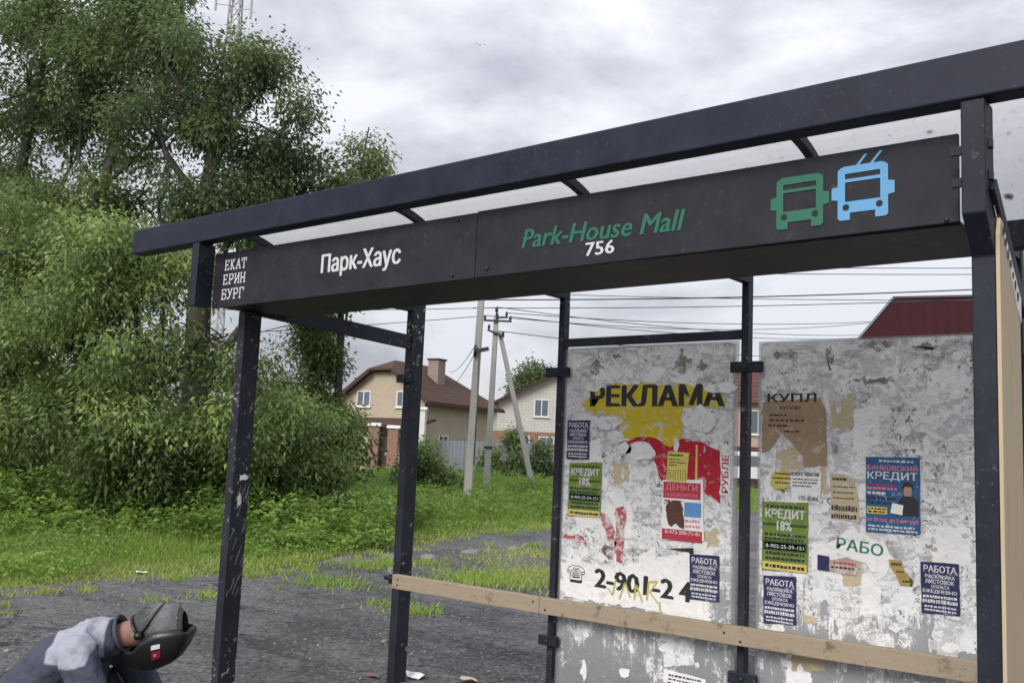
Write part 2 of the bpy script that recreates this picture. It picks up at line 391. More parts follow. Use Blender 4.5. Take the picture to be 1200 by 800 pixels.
M_INSUL = plain('dark_fitting', (0.03, 0.03, 0.035), 0.5)

# ------------------------------------------------------------------ ground and road
EDGE = [(-60, 7.0), (-20, 8.3), (-9, 9.0), (-5.03, 9.78), (-4.53, 10.57), (-3.88, 11.37), (-3.1, 12.2), (-2.47, 13.5), (-2.2, 15.0), (-1.3, 16.0), (-0.5, 18.6), (0.87, 19.8), (7.4, 29.3), (16, 32), (30, 36), (80, 44)]
EDGE = [(a * 1.094, b * 1.094) for a, b in EDGE]
def edge_d(r):
    for (a, b), (c, d) in zip(EDGE, EDGE[1:]):
        if a <= r <= c: return b + (d - b) * (r - a) / (c - a)
    return EDGE[0][1] if r < EDGE[0][0] else EDGE[-1][1]
def grid_sheet(name, rs, ds_fn, zfn, material):
    vv, ff = [], []; nd = None
    for r in rs:
        ds = ds_fn(r); nd = len(ds)
        for d in ds:
            x, y = V(r, d); vv.append((x, y, zfn(r, d)))
    for i in range(len(rs) - 1):
        for j in range(nd - 1):
            ff.append((i * nd + j, (i + 1) * nd + j, (i + 1) * nd + j + 1, i * nd + j + 1))
    me = bpy.data.meshes.new(name); me.from_pydata(vv, [], ff); me.update()
    for p in me.polygons: p.use_smooth = True
    return link(name, me, material)
def rough_z(r, d):
    n_ = noise.noise(Vector((r * 0.35, d * 0.35, 0.3))) * 0.05 + noise.noise(Vector((r * 1.6, d * 1.6, 4.1))) * 0.014
    return n_
gr = [-900, -300, -120, -60] + [x * 0.5 for x in range(-60, 81)] + [60, 120, 300, 900]
gd = [-60, -20, -6] + [x * 0.5 for x in range(0, 90)] + [50, 60, 80, 120, 250, 600, 1500]
g = grid_sheet('ground', gr, lambda r: gd,
               lambda r, d: ground_z(min(d, 80)) - 0.02 + (rough_z(r, d) + (0.05 * min(1, max(0, (d - edge_d(r)) / 1.5)) if d > edge_d(r) else -0.16) if -60 < r < 60 and -6 < d < 60 else 0), M_SOIL)
tag(g, kind='structure')
rs = [-60, -30, -20] + [x * 0.2 for x in range(-70, 81)] + [20, 30, 45, 60]
def road_ds(r):
    e_ = edge_d(r) + noise.noise(Vector((r * 0.7, 2.2, 0))) * 0.7 + noise.noise(Vector((r * 2.7, 7.2, 0))) * 0.25
    s = [-20, -8, 0, 2] + [3 + 0.2 * k for k in range(28)]
    top = s[-1]; k = 60
    return s + [top + (e_ - top) * (j / k) for j in range(1, k + 1)]
ro = grid_sheet('road', rs, road_ds, lambda r, d: ground_z(d) + rough_z(r, d) * 0.8, M_ROAD)
tag(ro, kind='structure')
def surf_z(r, d):
    return ground_z(d) + rough_z(r, d) * 0.8

# loose stones
def stones():
    rng = np.random.default_rng(3); N = 4600
    base = np.array([(1, 0, 0), (-1, 0, 0), (0, 1, 0), (0, -1, 0), (0, 0, 1), (0, 0, -1)], float)
    tri = np.array([(0, 2, 4), (2, 1, 4), (1, 3, 4), (3, 0, 4), (2, 0, 5), (1, 2, 5), (3, 1, 5), (0, 3, 5)])
    vv = np.zeros((N, 6, 3)); t = np.zeros((N, 6))
    i = 0
    while i < N:
        d = 4 + 15 * rng.random() ** 1.3; r = (rng.random() * 1.15 - 0.62) * d
        if d > edge_d(r) + 0.5: continue
        if noise.noise(Vector((r * 0.6, d * 0.6, 9))) < -0.12 and rng.random() < 0.8: continue
        s = 0.006 + 0.014 * rng.random() ** 3 + (0.03 * rng.random() if rng.random() < 0.03 else 0)
        x, y = V(r, d); sh = base * (s * (0.6 + 0.8 * rng.random((6, 1)))) * np.array([1.2, 1, 0.6])
        a = rng.random() * 6.28; c_, s_ = math.cos(a), math.sin(a)
        rot = np.array([[c_, -s_, 0], [s_, c_, 0], [0, 0, 1]])
        vv[i] = sh @ rot.T + np.array([x, y, surf_z(r, d) + s * 0.25]); i += 1
    q = (np.arange(N)[:, None, None] * 6 + tri[None]).reshape(-1, 3)
    me = np_mesh('gravel', vv.reshape(-1, 3), q)
    o = link('gravel', me, M_STONE); tag(o, 'loose grey stone chips scattered over the worn road', 'gravel', kind='stuff')
stones()

# ------------------------------------------------------------------ foliage generators
def leaves(cent, dirs, length, width, rng, droop=0.25, tint=None, flat=0.5):
    """rhombic leaves folded along the midrib; cent (n,3) = base, dirs (n,3) unit"""
    n = len(cent)
    up = rng.normal(size=(n, 3)) * .9 + np.array([0, 0, flat]); side = np.cross(dirs, up); side /= np.linalg.norm(side, axis=1)[:, None] + 1e-9
    L = (length * (0.65 + 0.7 * rng.random(n)))[:, None]; W = L * width
    tip = cent + dirs * L; tip[:, 2] -= droop * L[:, 0]
    mid = cent + dirs * L * 0.45
    v = np.stack([cent, mid + side * W, tip, mid - side * W], 1).reshape(-1, 3)
    q = np.arange(n * 4).reshape(-1, 4)
    t = rng.random(n) if tint is None else tint
    return v, q, np.repeat(t, 4)

def make_tree(name, label, r, d, trunk, blobs, n_clu, per, leaf_len, lmat, seed, group=None, cat='tree', spread=0.30, width=0.26, gap=-0.22, hang=0.55, flat=0.35):
    rng = np.random.default_rng(seed); rnd = random.Random(seed)
    x, y = V(r, d); root = empty(name, (x, y, ground_z(d) - 0.05), YAW)
    tag(root, label, cat, group)
    mb = MB(); mb.tube([p[:3] for p in trunk], [p[3] for p in trunk], 9)
    wts = np.array([b[3] * b[4] * b[5] for b in blobs]) ** 0.8; wts /= wts.sum()
    cl = []; clt = []
    tries = 0
    while len(cl) < n_clu and tries < n_clu * 12:
        tries += 1
        b = blobs[rng.choice(len(blobs), p=wts)]
        u = rng.normal(size=3); u /= np.linalg.norm(u); rad = (0.25 + 0.75 * rng.random()) ** 0.55
        p = np.array(b[:3]) + u * rad * np.array(b[3:6]) * (0.9 + 0.25 * rng.random())
        if p[2] < 0.2: continue
        if noise.noise(Vector(p * 0.85) + Vector((seed * 3.1, 0, 0))) < gap: continue
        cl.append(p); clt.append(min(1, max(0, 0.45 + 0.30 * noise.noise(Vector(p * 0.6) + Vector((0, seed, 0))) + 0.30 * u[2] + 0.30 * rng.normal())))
    cl = np.array(cl); clt = np.array(clt)
    # limbs: trunk -> blob centre -> some clusters
    tp = [Vector(p[:3]) for p in trunk]; tr_ = [p[3] for p in trunk]
    for b in blobs:
        c = Vector(b[:3])
        cand = [i for i in range(len(tp)) if tp[i].z < c.z - 0.15 * c.z] or [0]
        i = cand[-1] if rnd.random() < 0.6 else rnd.choice(cand[len(cand) // 2:])
        a = tp[i]; rad = max(0.02, tr_[i] * 0.55)
        m1 = a.lerp(c, 0.35) + Vector((rnd.uniform(-.2, .2), rnd.uniform(-.2, .2), -0.12 * (c - a).length * 0.5))
        m2 = a.lerp(c, 0.7) + Vector((rnd.uniform(-.2, .2), rnd.uniform(-.2, .2), rnd.uniform(-.1, .2)))
        mb.tube([a, m1, m2, c], [rad, rad * 0.75, rad * 0.5, rad * 0.3], 6)
        near = [q for q in cl if (Vector(q) - c).length < max(b[3:6]) * 1.2]
        for q in rnd.sample(near, min(9, len(near))):
            q = Vector(q); s0 = m2.lerp(c, rnd.random()); mm = s0.lerp(q, 0.5) + Vector((rnd.uniform(-.15, .15), rnd.uniform(-.15, .15), rnd.uniform(-.05, .2)))
            mb.tube([s0, mm, q], [rad * 0.32, rad * 0.22, 0.008], 4)
    mb.build('trunk', M_BARK, root)
    k = len(cl); idx = np.repeat(np.arange(k), per)
    off = rng.normal(size=(k * per, 3)) * spread * np.array([1, 1, 0.75])
    pos = cl[idx] + off; pos[:, 2] -= np.abs(rng.normal(size=len(pos))) * spread * hang
    dr = off / (np.linalg.norm(off, axis=1)[:, None] + 1e-6) * 0.8 + rng.normal(size=off.shape) * 0.45; dr[:, 2] -= 0.25
    dr /= np.linalg.norm(dr, axis=1)[:, None]
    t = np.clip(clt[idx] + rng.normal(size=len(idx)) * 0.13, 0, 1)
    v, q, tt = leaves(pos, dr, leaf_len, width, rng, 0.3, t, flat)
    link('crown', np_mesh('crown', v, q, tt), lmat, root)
    return root

TG = 'trees along the left side'
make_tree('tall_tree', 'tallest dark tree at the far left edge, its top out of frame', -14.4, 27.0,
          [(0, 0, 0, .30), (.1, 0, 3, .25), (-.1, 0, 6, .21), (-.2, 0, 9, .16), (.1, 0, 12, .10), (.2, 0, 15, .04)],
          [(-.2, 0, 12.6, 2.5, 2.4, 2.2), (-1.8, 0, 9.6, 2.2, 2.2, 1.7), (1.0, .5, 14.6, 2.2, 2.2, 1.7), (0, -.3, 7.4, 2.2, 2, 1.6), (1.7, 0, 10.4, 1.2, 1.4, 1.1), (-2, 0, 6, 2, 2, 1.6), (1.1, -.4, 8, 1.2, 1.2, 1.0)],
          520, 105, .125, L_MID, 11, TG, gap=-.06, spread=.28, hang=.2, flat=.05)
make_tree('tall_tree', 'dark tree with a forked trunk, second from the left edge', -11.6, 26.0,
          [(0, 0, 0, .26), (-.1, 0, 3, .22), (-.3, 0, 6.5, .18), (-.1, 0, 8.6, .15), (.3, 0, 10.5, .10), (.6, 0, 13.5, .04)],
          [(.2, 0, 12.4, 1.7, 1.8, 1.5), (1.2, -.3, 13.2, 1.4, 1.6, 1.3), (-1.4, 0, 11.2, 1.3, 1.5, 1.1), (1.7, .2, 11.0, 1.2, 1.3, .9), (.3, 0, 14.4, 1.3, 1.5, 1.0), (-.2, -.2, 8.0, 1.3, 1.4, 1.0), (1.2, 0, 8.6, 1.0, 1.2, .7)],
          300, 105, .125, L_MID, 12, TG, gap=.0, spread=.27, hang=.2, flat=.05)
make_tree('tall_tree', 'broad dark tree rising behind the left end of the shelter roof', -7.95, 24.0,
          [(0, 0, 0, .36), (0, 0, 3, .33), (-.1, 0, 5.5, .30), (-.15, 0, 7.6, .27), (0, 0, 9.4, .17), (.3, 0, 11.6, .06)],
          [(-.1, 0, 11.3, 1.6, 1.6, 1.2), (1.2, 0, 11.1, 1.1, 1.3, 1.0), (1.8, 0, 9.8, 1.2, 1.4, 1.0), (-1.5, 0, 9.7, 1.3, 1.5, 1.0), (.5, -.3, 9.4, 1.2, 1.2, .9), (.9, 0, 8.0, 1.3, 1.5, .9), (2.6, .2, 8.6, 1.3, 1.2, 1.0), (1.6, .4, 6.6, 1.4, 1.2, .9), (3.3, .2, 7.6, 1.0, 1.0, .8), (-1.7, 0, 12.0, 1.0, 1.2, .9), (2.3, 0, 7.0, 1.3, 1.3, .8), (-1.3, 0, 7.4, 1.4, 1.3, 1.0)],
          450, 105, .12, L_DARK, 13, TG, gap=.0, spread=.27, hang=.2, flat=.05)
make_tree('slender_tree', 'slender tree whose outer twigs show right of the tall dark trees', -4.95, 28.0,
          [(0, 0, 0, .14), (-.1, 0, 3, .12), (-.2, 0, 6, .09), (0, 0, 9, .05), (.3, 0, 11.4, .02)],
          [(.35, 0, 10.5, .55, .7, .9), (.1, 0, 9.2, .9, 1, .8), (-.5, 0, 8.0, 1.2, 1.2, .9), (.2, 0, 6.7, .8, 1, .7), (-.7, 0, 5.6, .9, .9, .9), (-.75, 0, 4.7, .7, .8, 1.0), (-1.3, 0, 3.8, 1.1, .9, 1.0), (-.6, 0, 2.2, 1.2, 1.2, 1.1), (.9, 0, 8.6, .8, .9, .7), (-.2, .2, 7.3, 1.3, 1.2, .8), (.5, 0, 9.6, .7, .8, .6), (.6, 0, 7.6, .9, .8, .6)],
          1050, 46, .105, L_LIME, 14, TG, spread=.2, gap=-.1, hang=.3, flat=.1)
make_tree('bushy_maple', 'bright green bushy maple in front of the dark trees', -6.35, 17.5,
          [(0, 0, 0, .16), (-.1, .1, 1.2, .13), (-.4, .1, 2.6, .10), (-.7, 0, 4.2, .06), (-1, 0, 5.4, .03)],
          [(-1.5, 0, 5.1, 1.2, 1.2, 1.0), (-.1, .1, 4.9, 1.0, 1.2, .8), (-2.1, 0, 3.5, 1.2, 1.2, 1.0), (-.6, -.4, 3.5, 1.4, 1.2, 1.0), (1.05, 0, 3.7, 1.2, 1.2, 1.0), (1.6, 0, 2.2, 1.0, 1.0, .7), (-.8, -.5, 2.0, 1.6, 1.1, .9), (-2.5, 0, 1.9, 1.3, 1.1, .9), (.7, -.4, 2.0, 1.3, 1.1, .9), (.3, 0, 1.0, 1.8, .9, .6), (-1.7, 0, 1.0, 1.6, .9, .6)],
          560, 105, .100, L_BRIGHT, 15, TG, spread=.205, width=.24, gap=-0.06, hang=.55, flat=.3)
make_tree('shady_maple', 'shaded green maple low at the left edge beside the bright maple', -10.3, 19.5,
          [(0, 0, 0, .15), (0, 0, 2, .12), (.1, 0, 4, .07), (0, 0, 5.6, .03)],
          [(-.2, 0, 5.6, 1.8, 1.5, 1.2), (-1.0, 0, 3.9, 1.8, 1.5, 1.3), (1.2, 0, 4.4, 1.3, 1.3, 1.1), (.5, -.3, 2.6, 1.8, 1.2, 1.1), (-1.8, -.2, 2.0, 1.8, 1.2, 1.1), (0, -.2, 1.2, 2.6, 1.0, .8)],
          430, 95, .11, L_LIME, 16, TG, spread=.23, gap=-0.05, hang=.9)
make_tree('rounded_bush', 'rounded yellow green bush left of the corner post', -3.75, 19.0,
          [(0, 0, 0, .07), (0, 0, .8, .05), (-.1, 0, 1.8, .02)],
          [(-.1, 0, 2.0, .55, .7, .5), (-.6, 0, 2.3, .5, .7, .55), (.35, 0, 1.4, .5, .6, .45), (-.4, -.2, 1.2, .8, .8, .6), (.25, -.2, .7, .8, .7, .4), (-1.0, 0, 1.4, .6, .6, .7), (.7, -.2, .5, .6, .5, .3)],
          420, 36, .085, L_BRIGHT, 17, None, 'bush', spread=.14, hang=.6)
make_tree('low_bush', 'small yellow green bush in the grass before the white pier', -2.85, 32.0,
          [(0, 0, 0, .05), (0, 0, .8, .03), (0, 0, 1.7, .015)],
          [(0, 0, 1.55, .55, .6, .55), (.35, 0, 1.0, .6, .6, .5), (-.35, 0, .9, .6, .6, .5), (.9, 0, .7, .5, .5, .4)],
          150, 30, .12, L_BRIGHT, 18, None, 'bush', spread=.17)
for i, (r, d, h, w) in enumerate([(-15.5, 31, 4.5, 3.4), (-11.0, 30, 4.2, 3.2), (-7.2, 29.5, 3.6, 2.4)]):
    make_tree('thicket_bush', ['dense dark thicket under the tallest tree at the far left', 'dense dark thicket behind the bushes under the forked tree', 'dense dark thicket at the foot of the broad tree'][i], r, d,
              [(0, 0, 0, .1), (0, 0, h * .5, .06), (0, 0, h * .9, .02)],
              [(0, 0, h * .62, w * .8, 1.4, h * .38), (-w * .5, 0, h * .4, w * .7, 1.3, h * .35), (w * .5, 0, h * .4, w * .7, 1.3, h * .35), (0, -.3, h * .2, w, 1.2, h * .22)],
              420, 38, .17, L_DARK, 30 + i, 'thickets under the trees', 'bush', spread=.32)
make_tree('distant_tree', 'round dark tree far behind the white block house', 2.9, 108.0,
          [(0, 0, 0, .3), (0, 0, 5, .25), (0, 0, 9, .1)],
          [(0, 0, 9.6, 2.4, 2.2, 2.1), (1.6, 0, 8.2, 2.0, 2, 1.8), (-1.4, 0, 8.0, 1.6, 2, 1.6), (0, 0, 6, 2.6, 2, 2)],
          420, 36, .36, L_DARK, 41, None, 'tree', spread=.5)
for i, (r, d, h) in enumerate([(0.35, 55.0, 3.2), (2.05, 55.5, 2.5), (-1.0, 55.5, 2.0)]):
    make_tree('fence_shrub', ['tall green shrub against the grey fence right of the poles', 'conical dark green shrub against the fence by the leaning strut', 'low shrub against the grey fence left of the poles'][i], r, d,
              [(0, 0, 0, .05), (0, 0, h * .5, .03), (0, 0, h * .95, .01)],
              [(0, 0, h * .75, .45, .45, h * .22), (0, 0, h * .45, .65, .6, h * .25), (0, 0, h * .2, .8, .7, h * .2)],
              130, 26, .18, (L_MID, L_DARK, L_MID)[i], 50 + i, 'shrubs along the fence', 'bush', spread=.2)

def weeds():
    """tall leafy weeds between the trees and the mown verge, and lush growth towards the houses"""
    rng = np.random.default_rng(21); C_, D_, T_ = [], [], []
    n = 0
    while n < 5200:
        if rng.random() < 0.62:
            r = rng.uniform(-15, -1.9); d = rng.uniform(14.5, 22)
            lim = 15.2 + 0.18 * (r + 6) + 0.9 * noise.noise(Vector((r * .4, 0, 5)))
            if d < lim: continue
            h = rng.uniform(.45, 1.25) * min(1, 0.35 + (d - lim) / 3.0) * (1.0 if r < -4.5 else .75)
        else:
            d = rng.uniform(20, 50); r = rng.uniform(-.26, .12) * d
            if d < edge_d(r) + 2.5: continue
            h = rng.uniform(.25, .65) * (1 + .7 * max(0, noise.noise(Vector((r * .3, d * .2, 1)))))
            if r > 0 and rng.random() < .4: continue
        n += 1
        x, y = V(r, d); z = ground_z(d)
        m = int(20 + 18 * h)
        hh = rng.random(m) ** .7 * h
        base = np.stack([x + rng.normal(size=m) * .10, y + rng.normal(size=m) * .10, z + hh], 1)
        dr = rng.normal(size=(m, 3)); dr[:, 2] = np.abs(dr[:, 2]) * .5 + .1; dr /= np.linalg.norm(dr, axis=1)[:, None]
        C_.append(base); D_.append(dr)
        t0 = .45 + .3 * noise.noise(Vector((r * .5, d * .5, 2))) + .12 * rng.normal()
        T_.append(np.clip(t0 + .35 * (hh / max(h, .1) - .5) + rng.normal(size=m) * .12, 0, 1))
    c = np.concatenate(C_); dd = np.concatenate(D_); t = np.concatenate(T_)
    v, q, tt = leaves(c, dd, .115, .19, rng, .35, t)
    o = link('weeds', np_mesh('weeds', v, q, tt), L_WEED)
    tag(o, 'tall leafy weeds under the trees and towards the houses', 'weeds', kind='stuff')
weeds()

def grass():
    rng = np.random.default_rng(22); N = 300000
    d = 9 + 46 * rng.random(N * 2) ** 1.9; r = (rng.random(N * 2) * 1.0 - .66) * d
    P = []; K = 0
    e_r = np.interp(r, [a for a, _ in EDGE], [b for _, b in EDGE])
    nz = np.array([noise.noise(Vector((a * .8, b * .8, 3.3))) for a, b in zip(r[::4], d[::4])]).repeat(4)[:len(r)]
    ok = (d > e_r - .15 + .9 * nz) & (r < 14)
    # sparse strip at the verge, and tufts growing out of the road
    dist = d - e_r
    keep = rng.random(len(r)) < np.clip(.25 + dist / 1.6, .2, 1)
    sel = ok & keep
    r, d, nz, dist = r[sel][:N], d[sel][:N], nz[sel][:N], dist[sel][:N]
    tufts = [(.15, 13.6, 1.0, 1700), (.75, 14.2, .6, 1100), (-.35, 13.3, .5, 500), (-.95, 10.6, .28, 260), (-1.25, 10.9, .3, 120), (-2.3, 12.6, .5, 240), (-2.0, 12.3, .4, 120), (-.2, 15.5, .5, 300), (-1.9, 14.4, .45, 500), (.4, 16.8, .8, 700), (-1.2, 14.9, .5, 260)]
    for _ in range(90):
        rr_ = rng.uniform(-7, 4); tufts.append((rr_, float(np.interp(rr_, [a for a, _ in EDGE], [b for _, b in EDGE])) - abs(rng.normal()) * 1.1, rng.uniform(.06, .22), int(rng.uniform(15, 90))))
    for (a, b, s, k) in tufts:
        r = np.concatenate([r, a + rng.normal(size=k) * s * .55]); d = np.concatenate([d, b + rng.normal(size=k) * s * .6])
        nz = np.concatenate([nz, rng.random(k) * .3]); dist = np.concatenate([dist, rng.random(k) * .8])
    n = len(r)
    ca, sa = math.cos(YAW), math.sin(YAW)
    x = CX + r * ca - d * sa; y = CY + r * sa + d * ca; z = GZ + .006 * np.maximum(0, d - 12) - .01
    h = (.05 + .11 * rng.random(n)) * (1 + .9 * np.clip(nz, -.5, .8)) * np.clip(.45 + dist * .3, .4, 1.7)
    a = rng.random(n) * 6.283; w = .005 + .004 * rng.random(n) + d * .00045
    lean = h * (.25 + .7 * rng.random(n)); b = rng.random(n) * 6.283
    dx, dy = np.cos(a) * w, np.sin(a) * w
    base = np.stack([x, y, z], 1)
    v = np.stack([base + np.stack([dx, dy, 0 * z], 1), base - np.stack([dx, dy, 0 * z], 1),
                  base + np.stack([np.cos(b) * lean, np.sin(b) * lean, h], 1)], 1).reshape(-1, 3)
    big = np.array([noise.noise(Vector((p * .28, q * .28, 8))) for p, q in zip(r[::3], d[::3])]).repeat(3)[:n]
    big = np.pad(big, (0, n - len(big)), mode='edge')
    t = np.clip(.45 + .4 * big + rng.normal(size=n) * .16 + np.where(dist < 1.2, .34, 0), 0, 1)
    o = link('grass', np_mesh('grass', v, np.arange(n * 3).reshape(-1, 3), np.repeat(t, 3)), L_GRASS)
    tag(o, 'green grass of the roadside verge with thin tufts on the road', 'grass', kind='stuff')
grass()

# low broad-leaf growth in the verge
def verge_plants():
    rng = np.random.default_rng(23); C_, D_, T_ = [], [], []
    n = 0
    while n < 5200:
        d = 10 + 34 * rng.random() ** 1.4; r = (rng.random() * .95 - .62) * d
        if d < edge_d(r) + .5 or r > 12: continue
        k = noise.noise(Vector((r * .55, d * .55, 6)))
        if k < -.05: continue
        n += 1; m = 12; x, y = V(r, d); s = .12 + .16 * k
        base = np.stack([x + rng.normal(size=m) * s, y + rng.normal(size=m) * s, ground_z(d) + .04 + rng.random(m) * (.12 + .35 * k)], 1)
        dr = rng.normal(size=(m, 3)); dr[:, 2] = np.abs(dr[:, 2]) * .6; dr /= np.linalg.norm(dr, axis=1)[:, None]
        C_.append(base); D_.append(dr); T_.append(np.clip(.55 + .35 * noise.noise(Vector((r * .3, d * .3, 11))) + rng.normal(size=m) * .15, 0, 1))
    v, q, tt = leaves(np.concatenate(C_), np.concatenate(D_), .075, .24, rng, .3, np.concatenate(T_))
    o = link('ground_cover', np_mesh('ground_cover', v, q, tt), L_WEED)
    tag(o, 'low broad leaved plants growing through the verge grass', 'plants', kind='stuff')
verge_plants()
#@@PART2
# ------------------------------------------------------------------ text
def text_mesh(body, width, height, shear=0.0, bold=0.0, name='lettering'):
    """flat letters in the x-z plane facing -y, fitted to width x height, lower left corner at the origin"""
    c = bpy.data.curves.new('tmp_text', 'FONT'); c.body = body; c.size = 1.0; c.shear = shear; c.resolution_u = 2
    c.fill_mode = 'BOTH'
    o = bpy.data.objects.new('tmp_text', c); COL.objects.link(o)
    dg = bpy.context.evaluated_depsgraph_get(); dg.update()
    me = bpy.data.meshes.new_from_object(o.evaluated_get(dg))
    n = len(me.vertices); co = np.zeros(n * 3, np.float32); me.vertices.foreach_get('co', co); co = co.reshape(-1, 3)
    mn, mx = co.min(0), co.max(0)
    new = np.zeros_like(co)
    new[:, 0] = (co[:, 0] - mn[0]) / (mx[0] - mn[0]) * width
    new[:, 2] = (co[:, 1] - mn[1]) / (mx[1] - mn[1]) * height
    me.vertices.foreach_set('co', new.ravel()); me.update(); me.name = name
    if bold:
        nv = len(new); tris = [list(p.vertices) for p in me.polygons]; allv = []; allf = []
        sh = bold * 1.1 * height
        for k, (sx, sz) in enumerate(((-1, -.5), (0, .5), (1, -.5), (-.5, .5), (.5, 0))):
            q = new.copy(); q[:, 0] = q[:, 0] * (1 - 2 * sh / max(width, .01)) + sh + sx * sh; q[:, 2] += sz * sh * .6; q[:, 1] = k * .00012
            allv += [tuple(v) for v in q]; allf += [[i + k * nv for i in f] for f in tris]
        m2 = bpy.data.meshes.new(name); m2.from_pydata(allv, [], allf); m2.update(); bpy.data.meshes.remove(me); me = m2
    bpy.data.objects.remove(o); bpy.data.curves.remove(c)
    return me
def put_text(body, x, y, z, w, h, m, parent, shear=0.0, bold=0.0, rot=0.0, skew=0.0, name='lettering'):
    me = text_mesh(body, w, h, shear, bold, name)
    o = link(name, me, m, parent, (x, y, z))
    o.rotation_euler = (0, -rot, 0)
    return o

# ------------------------------------------------------------------ the bus shelter
SH = empty('bus_shelter', (0, 0, 0))
tag(SH, 'black steel bus shelter with curved milky roof and pasted-over panels', 'bus shelter')
def part(name, m, parent=SH, bevel=0.004):
    mb = MB()
    def fin(): return mb.build(name, m, parent, bevel=bevel)
    return mb, fin
# posts (bent at the top: the upper length stands forward under the roof beam)
mb = MB()
prof = [(-.12, 2.845), (0.0, 2.845), (0.0, 2.50), (.13, 2.36), (.13, -.2), (0.0, -.2), (0.0, 2.33), (-.12, 2.455)]
mb.prism_x(prof, 4.507, 4.582); mb.build('front_post', M_STEEL, SH, bevel=.005)
mb = MB(); mb.prism_x([(.215, -.2), (.345, -.2), (.345, 2.45), (.215, 2.45)], 0.0, .075); mb.build('front_post', M_STEEL_WORN, SH, bevel=.005)
mb = MB(); mb.box(-.062, .012, -.125, -.003, 2.44, 2.845); mb.build('upper_post', M_STEEL, SH, bevel=.004)
mb = MB(); mb.bar((4.593, -.06, 2.56), (4.593, .40, 2.19), .014, .055, (0, 0, 1)); mb.build('side_brace', M_STEEL_WORN, SH, bevel=.002)
# back wall frame
for x0, w, m_, top in ((-.005, .075, M_STEEL_CHIPPED, 2.75), (1.477, .045, M_STEEL_WORN, 2.75), (2.827, .045, M_STEEL_WORN, 2.75), (4.27, .06, M_STEEL, 2.75)):
    dpt = .13 if w > .07 else .065
    mb = MB(); mb.box(x0, x0 + w, 1.76, 1.76 + dpt, -.2, top); mb.build('rear_post', m_, SH, bevel=.004)
mb = MB(); mb.box(1.524, 2.825, 1.765, 1.805, 2.337, 2.391); mb.build('top_rail', M_STEEL_WORN, SH, bevel=.003)
mb = MB(); mb.bar((.035, .345, 2.488), (.035, 1.76, 2.428), .05, .105); mb.build('side_rail', M_STEEL_WORN, SH, bevel=.004)
for x0, x1, z0 in ((1.405, 1.595, 2.128), (2.775, 2.975, 2.132), (-.05, .13, 2.11), (4.2, 4.36, 2.13), (1.43, 1.58, .36), (2.79, 2.96, .36)):
    mb = MB(); mb.box(x0, x1, 1.722, 1.758, z0, z0 + .065); c = mb.build('clamp', M_STEEL, SH, bevel=.006)
    mb = MB(); mb.tube([((x0 + x1) / 2, 1.712, z0 + .032), ((x0 + x1) / 2, 1.722, z0 + .032)], .012, 6); mb.build('bolt', M_INSUL, c)
# panels
PANELS = []
for x0, x1, zt in ((1.536, 2.806, 2.330), (2.931, 4.235, 2.316)):
    mb = MB(); mb.box(x0, x1, 1.780, 1.788, .10, zt); PANELS.append(mb.build('wall_panel', M_PANEL, SH))
# timber rail
def board(name, x0, x1, za, zb, y0, y1, h, m):
    n = 14; vv = []; rng = random.Random(int(x0 * 100))
    for i in range(n + 1):
        t = i / n; x = x0 + (x1 - x0) * t; z = za + (zb - za) * t + rng.uniform(-.002, .002)
        for (yy, zz_) in ((y0, z - h), (y1, z - h), (y1, z), (y0, z)): vv.append((x, yy, zz_))
    ff = [(i * 4 + j, i * 4 + (j + 1) % 4, (i + 1) * 4 + (j + 1) % 4, (i + 1) * 4 + j) for i in range(n) for j in range(4)]
    ff += [(3, 2, 1, 0), tuple(n * 4 + j for j in range(4))]
    mb = MB(); mb.add(vv, ff); return mb.build(name, m, SH, bevel=.004, fix=True)
board('timber_rail', .10, 1.478, .668, .673, 1.655, 1.71, .103, M_TIMBER)
board('timber_rail', 1.481, 4.32, .673, .705, 1.655, 1.71, .103, M_TIMBER)
for x, z in ((.16, .635), (.16, .595), (1.43, .64), (1.53, .60), (2.80, .645), (2.90, .61), (4.24, .66)):
    mb = MB(); mb.tube([(x, 1.650, z), (x, 1.656, z)], .007, 6); mb.build('screw', M_INSUL, SH)
for x in (.035, 1.5, 2.85):
    mb = MB(); mb.box(x - .03, x + .03, 1.708, 1.765, .585, .655); mb.build('rail_bracket', M_STEEL, SH, bevel=.003)
mb = MB(); mb.tube([(-.02, 1.70, .63), (.13, 1.69, .625)], .016, 8); mb.build('rail_bolt', M_STEEL, SH)
# plywood cladding of the right side with its slanted top
mb = MB(); mb.prism_x([(-.005, -.15), (.30, -.15), (.30, 2.245), (.02, 2.47), (-.005, 2.40)], 4.584, 4.597); mb.build('plywood_cladding', M_PLY, SH, bevel=.002)
# fascia with its name boards and the tray below
def sign_board(x0, x1, zb0, zb1, zt0, zt1):
    mb = MB(); vv = [(x0, 0, zb0), (x1, 0, zb1), (x1, 0, zt1), (x0, 0, zt0), (x0, .018, zb0), (x1, .018, zb1), (x1, .018, zt1), (x0, .018, zt0)]
    mb.add(vv, [(0, 1, 2, 3), (7, 6, 5, 4), (0, 4, 5, 1), (1, 5, 6, 2), (2, 6, 7, 3), (3, 7, 4, 0)])
    return mb.build('name_board', M_SIGN, SH, bevel=.002)
NB1 = sign_board(.013, 2.246, 2.436, 2.448, 2.789, 2.778)
NB2 = sign_board(2.250, 4.470, 2.449, 2.460, 2.783, 2.775)
mb = MB(); mb.box(0.0, 4.47, .020, .563, 2.452, 2.466); mb.box(0, 4.47, .545, .563, 2.466, 2.50)
mb.build('fascia_tray', M_UNDER, SH, bevel=.002)
for x, z in ((2.12, 2.755), (2.10, 2.475), (2.33, 2.49), (4.43, 2.47), (.06, 2.46)):
    mb = MB(); mb.tube([(x, -.008, z), (x, 0, z)], .009, 6); mb.build('bolt', M_INSUL, SH)
